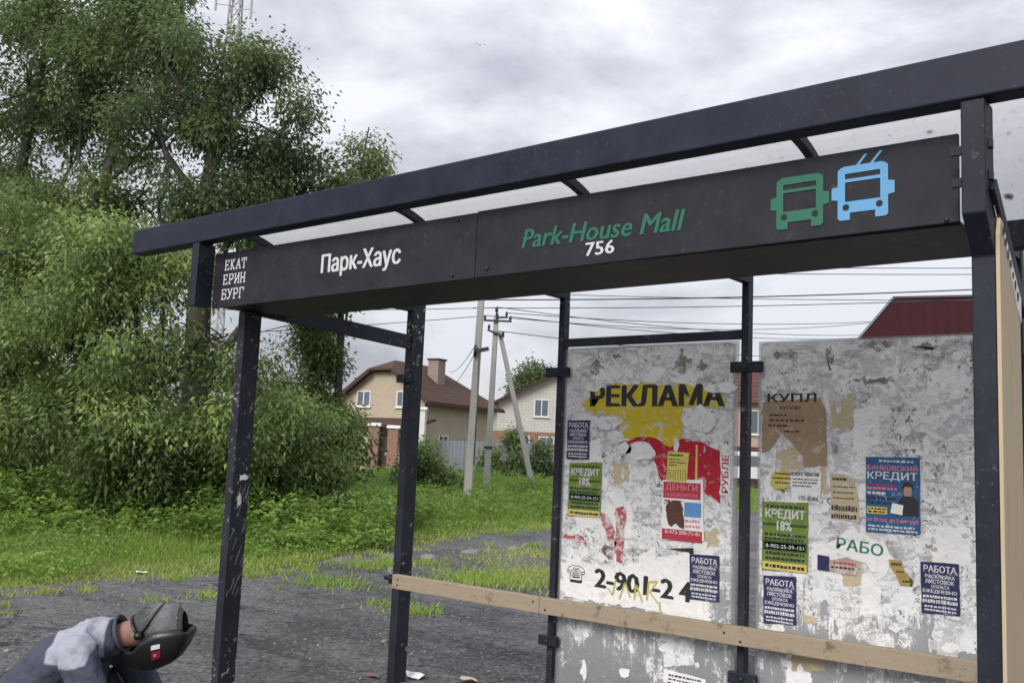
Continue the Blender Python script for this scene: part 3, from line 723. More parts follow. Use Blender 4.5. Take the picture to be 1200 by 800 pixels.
for z in (2.555, 2.665):
    mb = MB(); mb.box(4.470, 4.507, -.10, -.085, z, z + .03); mb.build('bracket', M_STEEL, SH)
    mb = MB(); mb.box(4.582, 4.592, -.075, -.045, z + .02, z + .05); mb.build('bolt', M_STEEL, SH)
# roof beams, ribs and curved sheets
mb = MB(); mb.prism_x([(-.13, 2.845), (-.03, 2.845), (-.03, 3.012), (-.13, 3.012)], -.80, 5.30); mb.build('roof_beam', M_BEAM, SH, bevel=.008)
mb = MB(); mb.box(-.80, 5.30, 1.40, 1.48, 2.655, 2.79); mb.build('roof_beam', M_STEEL, SH, bevel=.006)
for x in (.035, 1.5, 2.85, 4.30):
    mb = MB(); mb.bar((x, 1.48, 2.70), (x, 1.80, 2.70), .05, .06); mb.build('roof_bracket', M_STEEL, SH, bevel=.003)
def arch(y):
    return 3.20 - (.66 * (y - .70) ** 2 if y > .70 else .30 * ((y - .70) / .75) ** 2)
YS = [-.05 + 1.53 * i / 22 for i in range(23)]
def arch_strip(x0, x1, t, dz=0.0):
    mb = MB(); mb.sm = True
    vv = [(x, y, arch(y) + dz + s) for y in YS for x, s in ((x0, 0), (x1, 0), (x1, t), (x0, t))]
    n = len(YS)
    ff = [(i * 4 + (j + 1) % 4, i * 4 + j, (i + 1) * 4 + j, (i + 1) * 4 + (j + 1) % 4) for i in range(n - 1) for j in range(4)]
    ff += [(0, 1, 2, 3), tuple((n - 1) * 4 + j for j in (3, 2, 1, 0))]
    mb.sm = False; mb.add(vv, ff); return mb
RIBS = [-.775, .86, 2.20, 3.56, 4.92]
for x in RIBS: arch_strip(x - .022, x + .022, .05, -.056).build('roof_rib', M_STEEL, SH, bevel=.003, fix=True)
EDG = [-.80, .86, 2.20, 3.56, 4.92, 5.28]
for a, b in zip(EDG, EDG[1:]): arch_strip(a + .002, b - .002, .006, 0).build('roof_sheet', M_ROOF, SH, fix=True)
# names and signs on the board
STROKE = {  # slab-serif capitals as strokes in a unit box
 'Е': [((.15, 0), (.15, 1)), ((0, 0), (.85, 0)), ((0, 1), (.8, 1)), ((.15, .52), (.65, .52)), ((.85, 0), (.85, .2)), ((.8, 1), (.8, .8))],
 'К': [((.15, 0), (.15, 1)), ((0, 0), (.32, 0)), ((0, 1), (.32, 1)), ((.15, .48), (.8, 1)), ((.3, .55), (.85, 0)), ((.65, 0), (1, 0)), ((.62, 1), (.95, 1))],
 'А': [((.1, 0), (.5, 1)), ((.5, 1), (.9, 0)), ((.25, .35), (.75, .35)), ((0, 0), (.28, 0)), ((.72, 0), (1, 0))],
 'Т': [((.5, 0), (.5, 1)), ((.05, 1), (.95, 1)), ((.05, 1), (.05, .75)), ((.95, 1), (.95, .75)), ((.3, 0), (.7, 0))],
 'Р': [((.15, 0), (.15, 1)), ((0, 0), (.4, 0)), ((0, 1), (.65, 1)), ((.65, 1), (.88, .85)), ((.88, .85), (.88, .6)), ((.88, .6), (.65, .45)), ((.65, .45), (.15, .45))],
 'И': [((.15, 0), (.15, 1)), ((.85, 0), (.85, 1)), ((.15, .08), (.85, .92)), ((0, 0), (.3, 0)), ((0, 1), (.3, 1)), ((.7, 0), (1, 0)), ((.7, 1), (1, 1))],
 'Н': [((.15, 0), (.15, 1)), ((.85, 0), (.85, 1)), ((.15, .5), (.85, .5)), ((0, 0), (.3, 0)), ((0, 1), (.3, 1)), ((.7, 0), (1, 0)), ((.7, 1), (1, 1))],
 'Б': [((.15, 0), (.15, 1)), ((0, 1), (.85, 1)), ((.85, 1), (.85, .78)), ((0, 0), (.7, 0)), ((.7, 0), (.9, .15)), ((.9, .15), (.9, .4)), ((.9, .4), (.7, .55)), ((.7, .55), (.15, .55))],
 'У': [((.12, 1), (.52, .42)), ((.88, 1), (.4, .12)), ((.4, .12), (.2, 0)), ((.2, 0), (.05, .1)), ((0, 1), (.28, 1)), ((.72, 1), (1, 1))],
 'Г': [((.15, 0), (.15, 1)), ((0, 1), (.85, 1)), ((.85, 1), (.85, .75)), ((0, 0), (.35, 0))]}
def serif_word(word, x, z, w, h, dz):
    mb = MB(); n = len(word); cw = w / (n + .18 * (n - 1))
    for i, ch in enumerate(word):
        ox = x + i * cw * 1.18; oz = z + dz * i / n
        for k, ((a, b), (c, d)) in enumerate(STROKE[ch]):
            yk = -.0022 - .00025 * k
            p, q = Vector((ox + a * cw, yk, oz + b * h)), Vector((ox + c * cw, yk, oz + d * h))
            t = .006 if abs(b - d) < .01 and not (abs(b - .5) < .06) else .0095
            dr_ = (q - p).normalized(); nn = Vector((-dr_.z, 0, dr_.x)) * t / 2; p = p - dr_ * t * .35; q = q + dr_ * t * .35
            mb.add([p - nn, q - nn, q + nn, p + nn], [(0, 1, 2, 3)])
    return mb.build('city_lettering', M_WHITE_PRINT, NB1)
serif_word('ЕКАТ', .130, 2.675, .225, .060, .0)
serif_word('ЕРИН', .122, 2.583, .232, .060, .0)
serif_word('БУРГ', .116, 2.487, .238, .062, .0)
put_text('Парк-Хаус', 1.075, -.003, 2.545, .650, .135, M_WHITE_PRINT, NB1, bold=.030, rot=-.004, name='stop_name_lettering')
put_text('Park-House Mall', 2.540, -.003, 2.566, .868, .088, M_GREEN_PRINT, NB2, shear=.22, bold=.030, rot=-.012, name='stop_name_lettering')
put_text('756', 2.908, -.003, 2.492, .155, .060, M_WHITE_PRINT, NB2, bold=.035, name='route_number')
def bus_icon(x, z, w, h, m, trolley, name):
    mb = MB(); y = -.0035
    def rc(a, b, c, d): mb.add([(x + a * w, y, z + c * h), (x + b * w, y, z + c * h), (x + b * w, y, z + d * h), (x + a * w, y, z + d * h)], [(0, 1, 2, 3)])
    def pg(ps): mb.add([(x + a * w, y, z + b * h) for a, b in ps], [tuple(range(len(ps)))])
    rc(.10, .22, .34, .70); rc(.78, .90, .34, .70)                              # window posts
    pg([(.10, .70), (.90, .70), (.90, .76), (.10, .76)])                         # bar under the route board
    rc(.10, .22, .76, .86); rc(.78, .90, .76, .86)
    pg([(.10, .86), (.90, .86), (.90, .93), (.86, .97), (.80, 1.0), (.20, 1.0), (.14, .97), (.10, .93)])
    pg([(.10, .13), (.90, .13), (.90, .34), (.10, .34)])
    pg([(.14, 0), (.30, 0), (.30, .13), (.10, .13), (.10, .04)]); pg([(.70, 0), (.86, 0), (.90, .04), (.90, .13), (.70, .13)])
    pg([(.0, .40), (.10, .38), (.10, .64), (.0, .62)]); pg([(.90, .38), (1.0, .40), (1.0, .62), (.90, .64)])
    if trolley:
        pg([(.40, 1.0), (.45, 1.0), (.58, 1.18), (.53, 1.18)]); pg([(.62, 1.0), (.67, 1.0), (.82, 1.20), (.77, 1.20)])
    o = mb.build(name, m, NB2)
    for cx in (.235, .765):
        lb = MB(); lb.add([(x + cx * w + math.cos(a) * .055 * w, y - .001, z + .235 * h + math.sin(a) * .055 * w) for a in [k * math.pi / 6 for k in range(12)]], [tuple(range(12))])
        lb.build('headlamp_mark', M_SIGN, o)
    return o
bus_icon(3.785, 2.505, .232, .205, M_GREEN_PRINT, False, 'bus_symbol')
bus_icon(4.026, 2.512, .230, .205, M_BLUE_PRINT, True, 'trolleybus_symbol')
# leaf litter lying on the sheets, seen as dark specks from below
def roof_litter():
    rng = np.random.default_rng(31); n = 170; v = []; 
    pos = []
    for i in range(n):
        x = rng.uniform(-.6, 5.1) if rng.random() < .4 else rng.uniform(3.3, 5.0); y = rng.uniform(.5, 1.4)
        s = rng.uniform(.002, .006) if rng.random() < .9 else rng.uniform(.009, .016)
        a = rng.random() * 6.28; z = arch(y) + .0085
        sl = (arch(y + .01) - arch(y)) / .01
        for k in range(5):
            rr_ = s * (.5 + rng.random()); aa = a + k * 1.2566
            dx, dy = math.cos(aa) * rr_ * 1.6, math.sin(aa) * rr_
            v.append((x + dx, y + dy, z + sl * dy))
    me = np_mesh('leaf_litter', np.array(v), np.arange(n * 5).reshape(-1, 5))
    o = link('leaf_litter', me, plain('rotting_leaves', (0.035, 0.030, 0.022), 0.9), SH); o['kind'] = 'stuff'
roof_litter()
# scratches and paper remains on the left front post
mb = MB(); rng_ = random.Random(5)
for i in range(26):
    z = rng_.uniform(.62, 1.25); y = rng_.uniform(.225, .335); l = rng_.uniform(.02, .12)
    mb.bar((.0762, y, z), (.0762, y + l * .35, z + l), .0015, .0025)
mb.build('scratches', M_STONE, SH)
def jag(cx, cz, sx, sz, seed, n=14, k=.35):
    rg = random.Random(seed)
    return [(cx + math.cos(6.2832 * i / n) * sx * (1 - k * rg.random()), cz + math.sin(6.2832 * i / n) * sz * (1 - k * rg.random())) for i in range(n)]
mb = MB(); mb.prism_x([(a, b) for a, b in jag(.29, 1.37, .05, .028, 3, 11, .6)], .0752, .0768); mb.build('paper_remnant', P_WHITE, SH)
mb = MB(); mb.prism_x([(a, b) for a, b in jag(.275, 1.22, .022, .06, 9, 12, .6)], .0752, .0764); mb.build('paper_remnant', P_GREY, SH)
# graffiti on the slanted plate
mb = MB(); mb.prism_x([(.0, 2.49), (.31, 2.24), (.31, 2.14), (.24, 2.19), (.12, 2.33)], 4.5975, 4.5990); mb.build('pale_plate', P_WHITE, SH)
mb = MB()
for i in range(7):
    t = i / 7; y = .04 + .24 * t; z = 2.42 - .22 * t
    mb.prism_x(jag(y, z, .02, .028, 60 + i, 7, .7), 4.6005, 4.6012)
mb.build('graffiti', M_BLACK_PRINT, SH)

# ------------------------------------------------------------------ bills on the panels
FY = 1.7795   # front of the panels
_lay = [0]
def sheet_y(layer): return FY - .0014 - layer * .0016
def torn_edge(poly, amp, seed, seg=.035):
    rg = random.Random(seed); outp = []
    n = len(poly)
    for i in range(n):
        a = Vector(poly[i]); b = Vector(poly[(i + 1) % n]); L = (b - a).length; k = max(1, int(L / seg)); nv = Vector((-(b - a).y, (b - a).x)).normalized()
        for j in range(k):
            t = (j + (rg.uniform(-.3, .3) if j else 0)) / k
            p = a.lerp(b, t) + nv * (rg.uniform(-amp, amp) * min(1, 5 * max(0, t) * (1 - t)) if amp else 0); outp.append((p.x, p.y))
    return outp
def bill(name, label, poly, m, layer=1, amp=0.0, seed=1, cat='poster', group=None):
    """a sheet of paper pasted on a panel: poly in (x, z)"""
    x0 = min(p[0] for p in poly); z0 = min(p[1] for p in poly)
    root = empty(name, (x0, sheet_y(layer), z0)); tag(root, label, cat, group)
    pl = torn_edge(poly, amp, seed) if amp else list(poly)
    mb = MB(); mb.prism([(a - x0, b - z0) for a, b in pl], -.0009, 0.0004); mb.build('sheet', m, root)
    return root
def lines(root, items, w, h, m=None):
    """items: (text or None, x0, z0, x1, z1, material) as fractions; None = rows of illegible small print"""
    for i, (tx, a, b, c, d, mm) in enumerate(items):
        y = -.0022
        if tx is None:
            rg = random.Random(int(a * 97 + b * 991) + i); mb = MB(); x = a
            while x < c - .02:
                l = min(rg.uniform(.03, .09), c - x)
                hh = (d - b); z = b + rg.uniform(0, .12) * hh
                mb.add([(x * w, y, z * h), ((x + l) * w, y, z * h), ((x + l) * w, y, (z + hh * rg.uniform(.75, 1)) * h), (x * w, y, (z + hh * .9) * h)], [(0, 1, 2, 3)])
                x += l + rg.uniform(.012, .03)
            mb.build('small_print', mm, root)
        elif tx == '#':
            mb = MB(); mb.add([(a * w, y + .0008, b * h), (c * w, y + .0008, b * h), (c * w, y + .0008, d * h), (a * w, y + .0008, d * h)], [(0, 1, 2, 3)]); mb.build('printed_band', mm, root)
        else:
            o = put_text(tx, a * w, y, b * h, (c - a) * w, (d - b) * h, mm, root, bold=.03)
W_ = M_WHITE_PRINT; K_ = M_BLACK_PRINT
def job_bill(label, x, z, w, h, tilt, layer=3):
    root = bill('job_handbill', label, [(x, z), (x + w, z + tilt), (x + w - .004, z + h + tilt), (x - .004, z + h)], P_BLUE, layer, .0022, int(x * 100), group='navy job handbills')
    lines(root, [('РАБОТА', .08, .82, .94, .95, W_), ('РАСКЛЕЙКА', .12, .70, .9, .785, W_), ('ЛИСТОВОК', .12, .595, .88, .675, W_), ('ОПЛАТА', .28, .505, .76, .57, W_),
                 ('ЕЖЕДНЕВНО', .06, .40, .95, .48, W_), (None, .06, .31, .95, .365, W_), (None, .05, .21, .96, .285, W_), (None, .10, .125, .92, .165, W_), (None, .10, .055, .92, .095, W_)], w, h)
    return root
def credit_bill(label, x, z, w, h, layer=3):
    root = bill('credit_handbill', label, [(x, z), (x + w, z + .016), (x + w, z + h + .012), (x, z + h)], P_GREEN, layer, .003, int(x * 70), group='green credit handbills')
    lines(root, [('#', .02, .30, .98, .45, P_DGREEN), ('#', .02, .66, .98, .70, P_DGREEN), (None, .1, .925, .92, .965, K_), ('КРЕДИТ', .07, .755, .94, .905, W_), ('18%', .33, .60, .66, .735, W_), (None, .06, .51, .95, .555, K_), (None, .06, .455, .95, .495, K_),
                 ('#', .06, .32, .95, .42, M_RED_PRINT), (None, .09, .24, .93, .285, K_), (None, .09, .165, .93, .21, K_), ('#', .02, .02, .98, .135, P_NOTE), (None, .08, .05, .93, .10, K_)], w, h)
    o = put_text('8-902-25-59-151', .09 * w, -.0034, .34 * h, .83 * w, .055 * h, W_, root, bold=.02)
    return root
# left panel
job_bill('small navy job handbill at the upper left edge of the left panel', 1.575, 1.580, .180, .258, .004)
credit_bill('green credit handbill on the left side of the left panel', 1.600, 1.205, .258, .350)
yb = bill('torn_advert_poster', 'large torn yellow poster with black lettering on the left panel', [(1.675, 1.955), (1.80, 2.05), (2.05, 2.085), (2.45, 2.075), (2.73, 1.99), (2.72, 1.93), (2.44, 1.93), (2.43, 1.70), (2.20, 1.69), (2.02, 1.735), (1.93, 1.85), (1.72, 1.90)], P_YELLOW, 1, .012, 4)
put_text('РЕКЛАМА', 1.735 - 1.663, -.0022, 1.925 - 1.68, .975, .132, K_, yb, bold=.07, rot=.004)
for k, (cx, cz, sx, sz) in enumerate([(1.775, 2.065, .09, .04), (2.70, 2.045, .13, .045), (2.56, 1.86, .13, .095), (2.30, 2.082, .10, .022), (2.06, 2.085, .09, .02), (1.90, 1.83, .13, .06)]):
    mb = MB(); mb.prism([(a - yb.location.x, b - yb.location.z) for a, b in torn_edge(jag(cx, cz, sx, sz, 80 + k, 12, .4), .006, k, .03)], -.0040, -.0030); mb.build('torn_patch', P_GREYWHITE, yb)
rb = bill('torn_red_poster', 'torn red arched poster under the yellow one on the left panel', [(1.98, 1.70), (2.10, 1.735), (2.25, 1.735), (2.36, 1.68), (2.43, 1.735), (2.56, 1.725), (2.695, 1.67), (2.70, 1.36), (2.62, 1.40), (2.50, 1.47), (2.30, 1.47), (2.24, 1.60), (2.10, 1.62)], P_RED, 2, .010, 6)
for k, (cx, cz, sx, sz) in enumerate([(2.16, 1.645, .14, .07), (2.03, 1.66, .06, .05), (2.40, 1.70, .025, .05)]):
    mb = MB(); mb.prism([(a - rb.location.x, b - rb.location.z) for a, b in torn_edge(jag(cx, cz, sx, sz, 95 + k, 13, .4), .008, k, .03)], -.0040, -.0030); mb.build('torn_patch', P_GREYWHITE, rb)
mb = MB(); mb.prism([(2.535 - rb.location.x, 1.47 - rb.location.z), (2.548 - rb.location.x, 1.47 - rb.location.z), (2.548 - rb.location.x, 1.70 - rb.location.z), (2.535 - rb.location.x, 1.70 - rb.location.z)], -.0026, -.0014); mb.build('printed_stripe', P_NOTE, rb)
nt_ = bill('tear_off_note', 'small yellow tear-off note on the torn red poster', [(2.338, 1.475), (2.480, 1.472), (2.492, 1.650), (2.346, 1.657)], P_NOTE, 5, .002, 8, cat='note')
lines(nt_, [(None, .12, .86, .75, .94, K_), (None, .12, .73, .6, .77, K_), (None, .12, .63, .92, .67, K_), (None, .12, .53, .5, .57, K_)], .15, .18)
mb = MB()
for i in range(8): mb.add([(.012 + i * .017, -.0022, .01), (.015 + i * .017, -.0022, .01), (.017 + i * .017, -.0022, .075), (.014 + i * .017, -.0022, .075)], [(0, 1, 2, 3)])
mb.build('tear_strips', K_, nt_)
vb = bill('vertical_word_bill', 'narrow pale strip with red vertical lettering right of the red poster', [(2.70, 1.41), (2.765, 1.41), (2.76, 1.66), (2.70, 1.65)], P_GREYWHITE, 2, .004, 9)
o = put_text('РУБЛЕ', .052, -.0024, .012, .225, .042, M_RED_PRINT, vb, bold=.03, rot=math.pi / 2)
pb = bill('money_handbill', 'red and white money handbill for pensioners on the left panel', [(2.310, 1.112), (2.602, 1.132), (2.588, 1.492), (2.315, 1.480)], P_WHITE, 4, .003, 10)
lines(pb, [('#', .03, .71, .93, .98, M_RED_PRINT), ('#', .02, .02, .98, .20, M_RED_PRINT), ('#', .55, .42, .95, .66, plain('pale_blue_print', (0.10, 0.28, 0.55))), (None, .06, .655, .50, .68, M_RED_PRINT), (None, .06, .60, .50, .625, plain('ink_blue', (.08, .12, .3))), (None, .58, .33, .93, .38, M_PINK_PRINT), (None, .58, .25, .93, .29, M_PINK_PRINT)], .285, .365)
for tx, a, b, c, d in (('ДЕНЬГИ', .09, .83, .86, .95), ('ПЕНСИОНЕРАМ', .09, .74, .86, .80), ('8-473-200-71-81', .10, .125, .93, .185)):
    put_text(tx, a * .285, -.0034, b * .365, (c - a) * .285, (d - b) * .365, W_ if a > .095 else M_PINK_PRINT, pb, bold=.03)
mb = MB(); mb.prism([(a, b) for a, b in torn_edge([(.03, .21), (.05, .23), (.02, .24), (.13, .245), (.15, .20), (.16, .08), (.13, .085), (.10, .11), (.07, .085), (.05, .10)], .006, 5, .02)], -.0026, -.0016); mb.build('printed_picture', plain('brown_print', (.09, .035, .025), .7, .5, 60), pb)
wb = bill('phone_number_bill', 'torn white sheet with a large black telephone number on the left panel', [(1.565, .875), (1.63, .93), (1.95, .90), (2.28, 1.00), (2.50, 1.06), (2.62, 1.02), (2.60, .85), (2.62, .63), (2.46, .66), (2.30, .68), (1.60, .685)], P_WHITE, 1, .010, 12)
wx, wz = wb.location.x, wb.location.z
put_text('☎', 1.612 - wx, -.0022, .778 - wz, .14, .115, K_, wb, name='telephone_symbol')
put_text('2-901-2', 1.825 - wx, -.0022, .775 - wz, .58, .115, K_, wb, bold=.06, rot=-.015)
put_text('4', 2.44 - wx, -.0022, .765 - wz, .085, .115, K_, wb, bold=.06)
mb = MB(); mb.prism([(2.36 - wx, 1.065 - wz), (2.53 - wx, 1.085 - wz), (2.535 - wx, 1.03 - wz), (2.50 - wx, 1.055 - wz)], -.0026, -.0014); mb.build('printed_bar', K_, wb)
mb = MB(); rg = random.Random(3)
for (a, b), (c, d) in [((1.93, .78), (1.97, .74)), ((1.97, .74), (1.99, .84)), ((2.02, .72), (2.06, .83)), ((2.06, .83), (2.10, .74)), ((2.13, .73), (2.14, .83)), ((2.14, .83), (2.19, .72)), ((2.22, .74), (2.23, .85)), ((2.23, .85), (2.29, .86)), ((2.29, .86), (2.24, .79)), ((2.24, .79), (2.30, .73)), ((2.31, .74), (2.32, .64))]:
    mb.bar((a - wx, -.0036, b - wz), (c - wx, -.0036, d - wz), .0006, .014, (0, 0, 1)) if abs(a - c) > abs(b - d) else mb.prism([(a - wx - .006, b - wz), (a - wx + .006, b - wz), (c - wx + .006, d - wz), (c - wx - .006, d - wz)], -.0038, -.0032)
mb.build('graffiti', plain('yellow_marker', (.50, .42, .10)), wb)
job_bill('navy job handbill beside the large telephone number', 2.513, .783, .195, .263, .009, 4)
lw = bill('low_notice', 'small white notice under the timber rail on the left panel', [(2.35, .275), (2.63, .262), (2.63, .338), (2.35, .355)], P_WHITE, 3, .002, 14, cat='notice')
lines(lw, [(None, .12, .66, .9, .8, K_), (None, .12, .40, .9, .52, K_), (None, .1, .16, .7, .26, K_)], .28, .085)
# right panel
kb = bill('brown_paper_poster', 'torn brown paper poster at the upper left of the right panel', [(2.965, 1.96), (3.30, 1.985), (3.335, 1.92), (3.34, 1.61), (3.21, 1.60), (3.20, 1.66), (3.08, 1.79), (3.00, 1.68), (2.962, 1.67)], P_BROWN, 2, .006, 15)
kx, kz = kb.location.x, kb.location.z
put_text('КУПЛ', .03, -.0022, 1.962 - kz, .29, .048, K_, kb, bold=.04)
lines(kb, [('КУПЛЮ', .28, .83, .60, .875, K_), (None, .12, .73, .42, .755, K_), (None, .12, .65, .66, .68, K_), (None, .10, .57, .42, .60, K_), (None, .35, .49, .60, .515, K_)], .378, .385)
yn = bill('yellow_scrap', 'oval yellow paper scrap above the right green handbill', torn_edge(jag(3.075, 1.515, .068, .058, 33, 14, .15), .004, 2, .02), paper('pale_yellow_scrap', (.55, .46, .10), .2, .5), 3, 0, 16, cat='paper scrap')
lines(yn, [(None, .2, .72, .85, .80, K_), (None, .1, .5, .9, .58, K_), (None, .2, .28, .85, .36, K_)], .136, .116)
rm = bill('repair_handbill', 'faded whitish repair handbill beside the oval yellow scrap', [(3.135, 1.39), (3.30, 1.39), (3.315, 1.575), (3.13, 1.575)], P_GREYWHITE, 2, .004, 17)
lines(rm, [('РЕМОНТ КВАРТИР', .02, .84, .96, .96, K_), (None, .1, .72, .9, .76, K_), (None, .1, .62, .9, .66, K_), (None, .1, .52, .7, .56, K_), ('125-0386', .3, .12, .92, .24, K_)], .18, .185)
tb = bill('tan_notice', 'faded tan ruled notice left of the bank credit poster', [(3.362, 1.33), (3.52, 1.31), (3.515, 1.45), (3.49, 1.54), (3.44, 1.565), (3.362, 1.565)], P_TAN, 2, .004, 18, cat='notice')
lines(tb, [(None, .08, .87, .6, .93, K_), (None, .1, .72, .85, .75, K_), (None, .1, .60, .85, .63, K_), (None, .1, .48, .85, .51, K_), (None, .05, .22, .95, .34, K_), (None, .05, .06, .95, .16, K_)], .158, .255)
bb = bill('bank_credit_poster', 'blue bank credit poster with a dark suited figure on the right panel', [(3.557, 1.268), (3.835, 1.276), (3.835, 1.672), (3.557, 1.665)], P_BANK, 4, .0025, 19)
def bf(a, b, c, d): return a * .278, b * .40, (c - a) * .278, (d - b) * .40
lines(bb, [(None, .25, .93, .93, .96, W_), (None, .03, .61, .55, .64, M_RED_PRINT), (None, .03, .565, .62, .60, M_PINK_PRINT), (None, .03, .50, .40, .54, W_), (None, .03, .435, .55, .475, K_), (None, .03, .375, .50, .41, K_), ('#', .02, .245, .40, .34, P_NOTE), (None, .04, .26, .38, .285, K_), (None, .04, .30, .38, .325, K_), (None, .05, .03, .95, .055, W_), (None, .05, .075, .9, .10, W_)], .278, .40)
for tx, a, b, c, d, mm in (('БАНКОВСКИЙ', .03, .825, .96, .905, M_PINK_PRINT), ('КРЕДИТ', .03, .685, .96, .805, W_), ('от 10 тыс. до 3 млн руб', .03, .135, .97, .20, M_PINK_PRINT)):
    put_text(tx, a * .278, -.0030, b * .40, (c - a) * .278, (d - b) * .40, mm, bb, bold=.03)
mb = MB(); mb.prism([(x * .278, z * .40) for x, z in [(.56, .245), (.97, .245), (.97, .44), (.88, .50), (.78, .51), (.70, .50), (.60, .42)]], -.0030, -.0020); mb.build('printed_suit', K_, bb)
mb = MB(); mb.prism([(x * .278, z * .40) for x, z in [(.72, .50), (.84, .50), (.86, .58), (.84, .63), (.73, .63), (.70, .57)]], -.0036, -.0031); mb.build('printed_face', P_SKIN, bb)
mb = MB(); mb.prism([(x * .278, z * .40) for x, z in [(.69, .56), (.72, .62), (.84, .62), (.87, .57), (.88, .64), (.82, .68), (.73, .68), (.68, .63)]], -.0042, -.0037); mb.build('printed_hair', K_, bb)
mb = MB(); mb.prism([(x * .278, z * .40) for x, z in [(.46, .27), (.68, .25), (.70, .38), (.50, .40)]], -.0042, -.0037); mb.build('printed_card', P_WHITE, bb)
credit_bill('green credit handbill at the left of the right panel', 2.968, 1.005, .270, .383)
job_bill('navy job handbill under the right green handbill', 2.983, .712, .193, .262, .014)
job_bill('navy job handbill at the far right of the right panel', 3.838, .885, .184, .255, .006)
gb = bill('green_lettered_bill', 'torn whitish sheet with green letters in the middle of the right panel', [(3.37, 1.20), (3.45, 1.27), (3.52, 1.255), (3.66, 1.205), (3.70, 1.14), (3.66, 1.05), (3.62, 1.02), (3.56, 1.10), (3.42, 1.13)], P_WHITE, 1, .007, 22)
put_text('РАБО', 3.395 - gb.location.x, -.0022, 1.165 - gb.location.z, .25, .062, plain('teal_print', (.03, .17, .12)), gb, bold=.03, rot=-.08)
sb_ = bill('striped_scrap', 'scrap with dark and red print below the green letters', [(3.29, 1.045), (3.36, 1.04), (3.50, 1.03), (3.515, 1.07), (3.46, 1.125), (3.37, 1.10), (3.29, 1.12)], paper('patched_scrap', (.42, .32, .26), .3, .5), 2, .005, 23, cat='paper scrap')
mb = MB(); mb.prism([(0.004, .01), (.068, .008), (.068, .088), (.004, .092)], -.0026, -.0014); mb.build('printed_block', P_BLUE, sb_)
lines(sb_, [(None, .35, .30, .9, .42, K_), (None, .40, .55, .95, .68, M_RED_PRINT)], .225, .095)
zb = bill('black_yellow_scrap', 'crumpled scrap of black and yellow print left of the far right handbill', [(3.675, 1.135), (3.74, 1.135), (3.75, 1.09), (3.80, 1.04), (3.79, 1.01), (3.73, 1.01), (3.71, 1.06), (3.68, 1.10)], paper('ochre_scrap', (.36, .27, .09), .4, .4, (.05, .05, .05)), 3, .005, 24, cat='paper scrap')
lines(zb, [(None, .1, .78, .5, .88, K_), (None, .3, .5, .6, .58, K_), (None, .55, .12, .9, .22, K_)], .125, .125)

for nm, lb, poly, sd in (('red_smear', 'faded red torn strip hanging in the middle of the left panel', [(1.985, .95), (2.03, .94), (2.05, 1.27), (2.03, 1.30), (1.97, 1.28)], 61),
                         ('red_remnant', 'ragged red and ochre scrap right of the left green handbill', [(1.88, 1.16), (1.95, 1.02), (1.99, 1.06), (1.93, 1.22), (1.86, 1.25)], 62),
                         ('red_word_remnant', 'thin line of torn red lettering above the telephone symbol', [(1.56, 1.06), (1.72, 1.045), (1.78, 1.0), (1.78, 1.03), (1.72, 1.085), (1.56, 1.095)], 63),
                         ('brown_remnant', 'dark brown flecked scrap above the telephone number', [(1.86, 1.0), (1.96, .96), (1.98, 1.02), (1.90, 1.06)], 64)):
    bill(nm, lb, poly, paper(nm + '_paper', (.40, .09, .10) if sd < 64 else (.14, .10, .09), .3, 1.0, (.60, .55, .54)), 1, .012, sd, cat='paper scrap')

# torn remains between the bills: many ragged flakes, one part per panel
def scraps(panel, x0, x1, zt, seed, n):
    rg = random.Random(seed)
    groups = {}
    mats = [P_GREYWHITE, P_WHITE, P_GREY, P_TAN]
    mb = MB()
    for i in range(n):
        u = rg.random(); z = .2 + (zt - .3) * (rg.random() ** .72); x = rg.uniform(x0 + .07, x1 - .09)
        s = rg.uniform(.012, .05) * (1.4 if rg.random() < .15 else 1)
        if s > .06 and z < .5: continue
        vertical = rg.random() < .35
        pl = torn_edge(jag(x, z, s * (.55 if vertical else 1.2), s * (1.5 if vertical else .8), seed * 1000 + i, 9, .55), s * .12, i, .02)
        mb.cur = rg.choices([0, 1, 2, 3], [5, 3, 4, .5])[0]
        y = FY - .0001 - i * .0000035
        ar = sum(pl[k][0] * pl[(k + 1) % len(pl)][1] - pl[(k + 1) % len(pl)][0] * pl[k][1] for k in range(len(pl)))
        pl = pl if ar > 0 else pl[::-1]
        mb.add([(a, y, b) for a, b in pl], [tuple(range(len(pl)))])
    # larger soaked sheets whose straight edges still show
    for i in range(34):
        w, h = rg.uniform(.09, .22), rg.uniform(.10, .28); x = rg.uniform(x0 + .05, x1 - .09 - w); z = rg.uniform(.35, zt - .04 - h)
        a_ = rg.uniform(-.05, .05); ca, sa = math.cos(a_), math.sin(a_)
        pl = [(x + u * w * ca - v * h * sa, z + u * w * sa + v * h * ca) for u, v in ((0, 0), (1, rg.uniform(0, .25)), (1 - rg.uniform(0, .2), 1), (rg.uniform(0, .15), 1 - rg.uniform(0, .3)))]
        pl = torn_edge(pl, .010, seed * 77 + i, .012)
        mb.cur = rg.choices([0, 1, 2, 3], [5, 3, 3, 1])[0]; y = FY - .00008 - i * .0000003
        mb.add([(a, y, b) for a, b in pl], [tuple(range(len(pl)))])
    o = mb.build('paper_remains', mats, panel); o['kind'] = 'stuff'
scraps(PANELS[0], 1.536, 2.806, 2.33, 3, 120)
scraps(PANELS[1], 2.931, 4.235, 2.316, 4, 140)
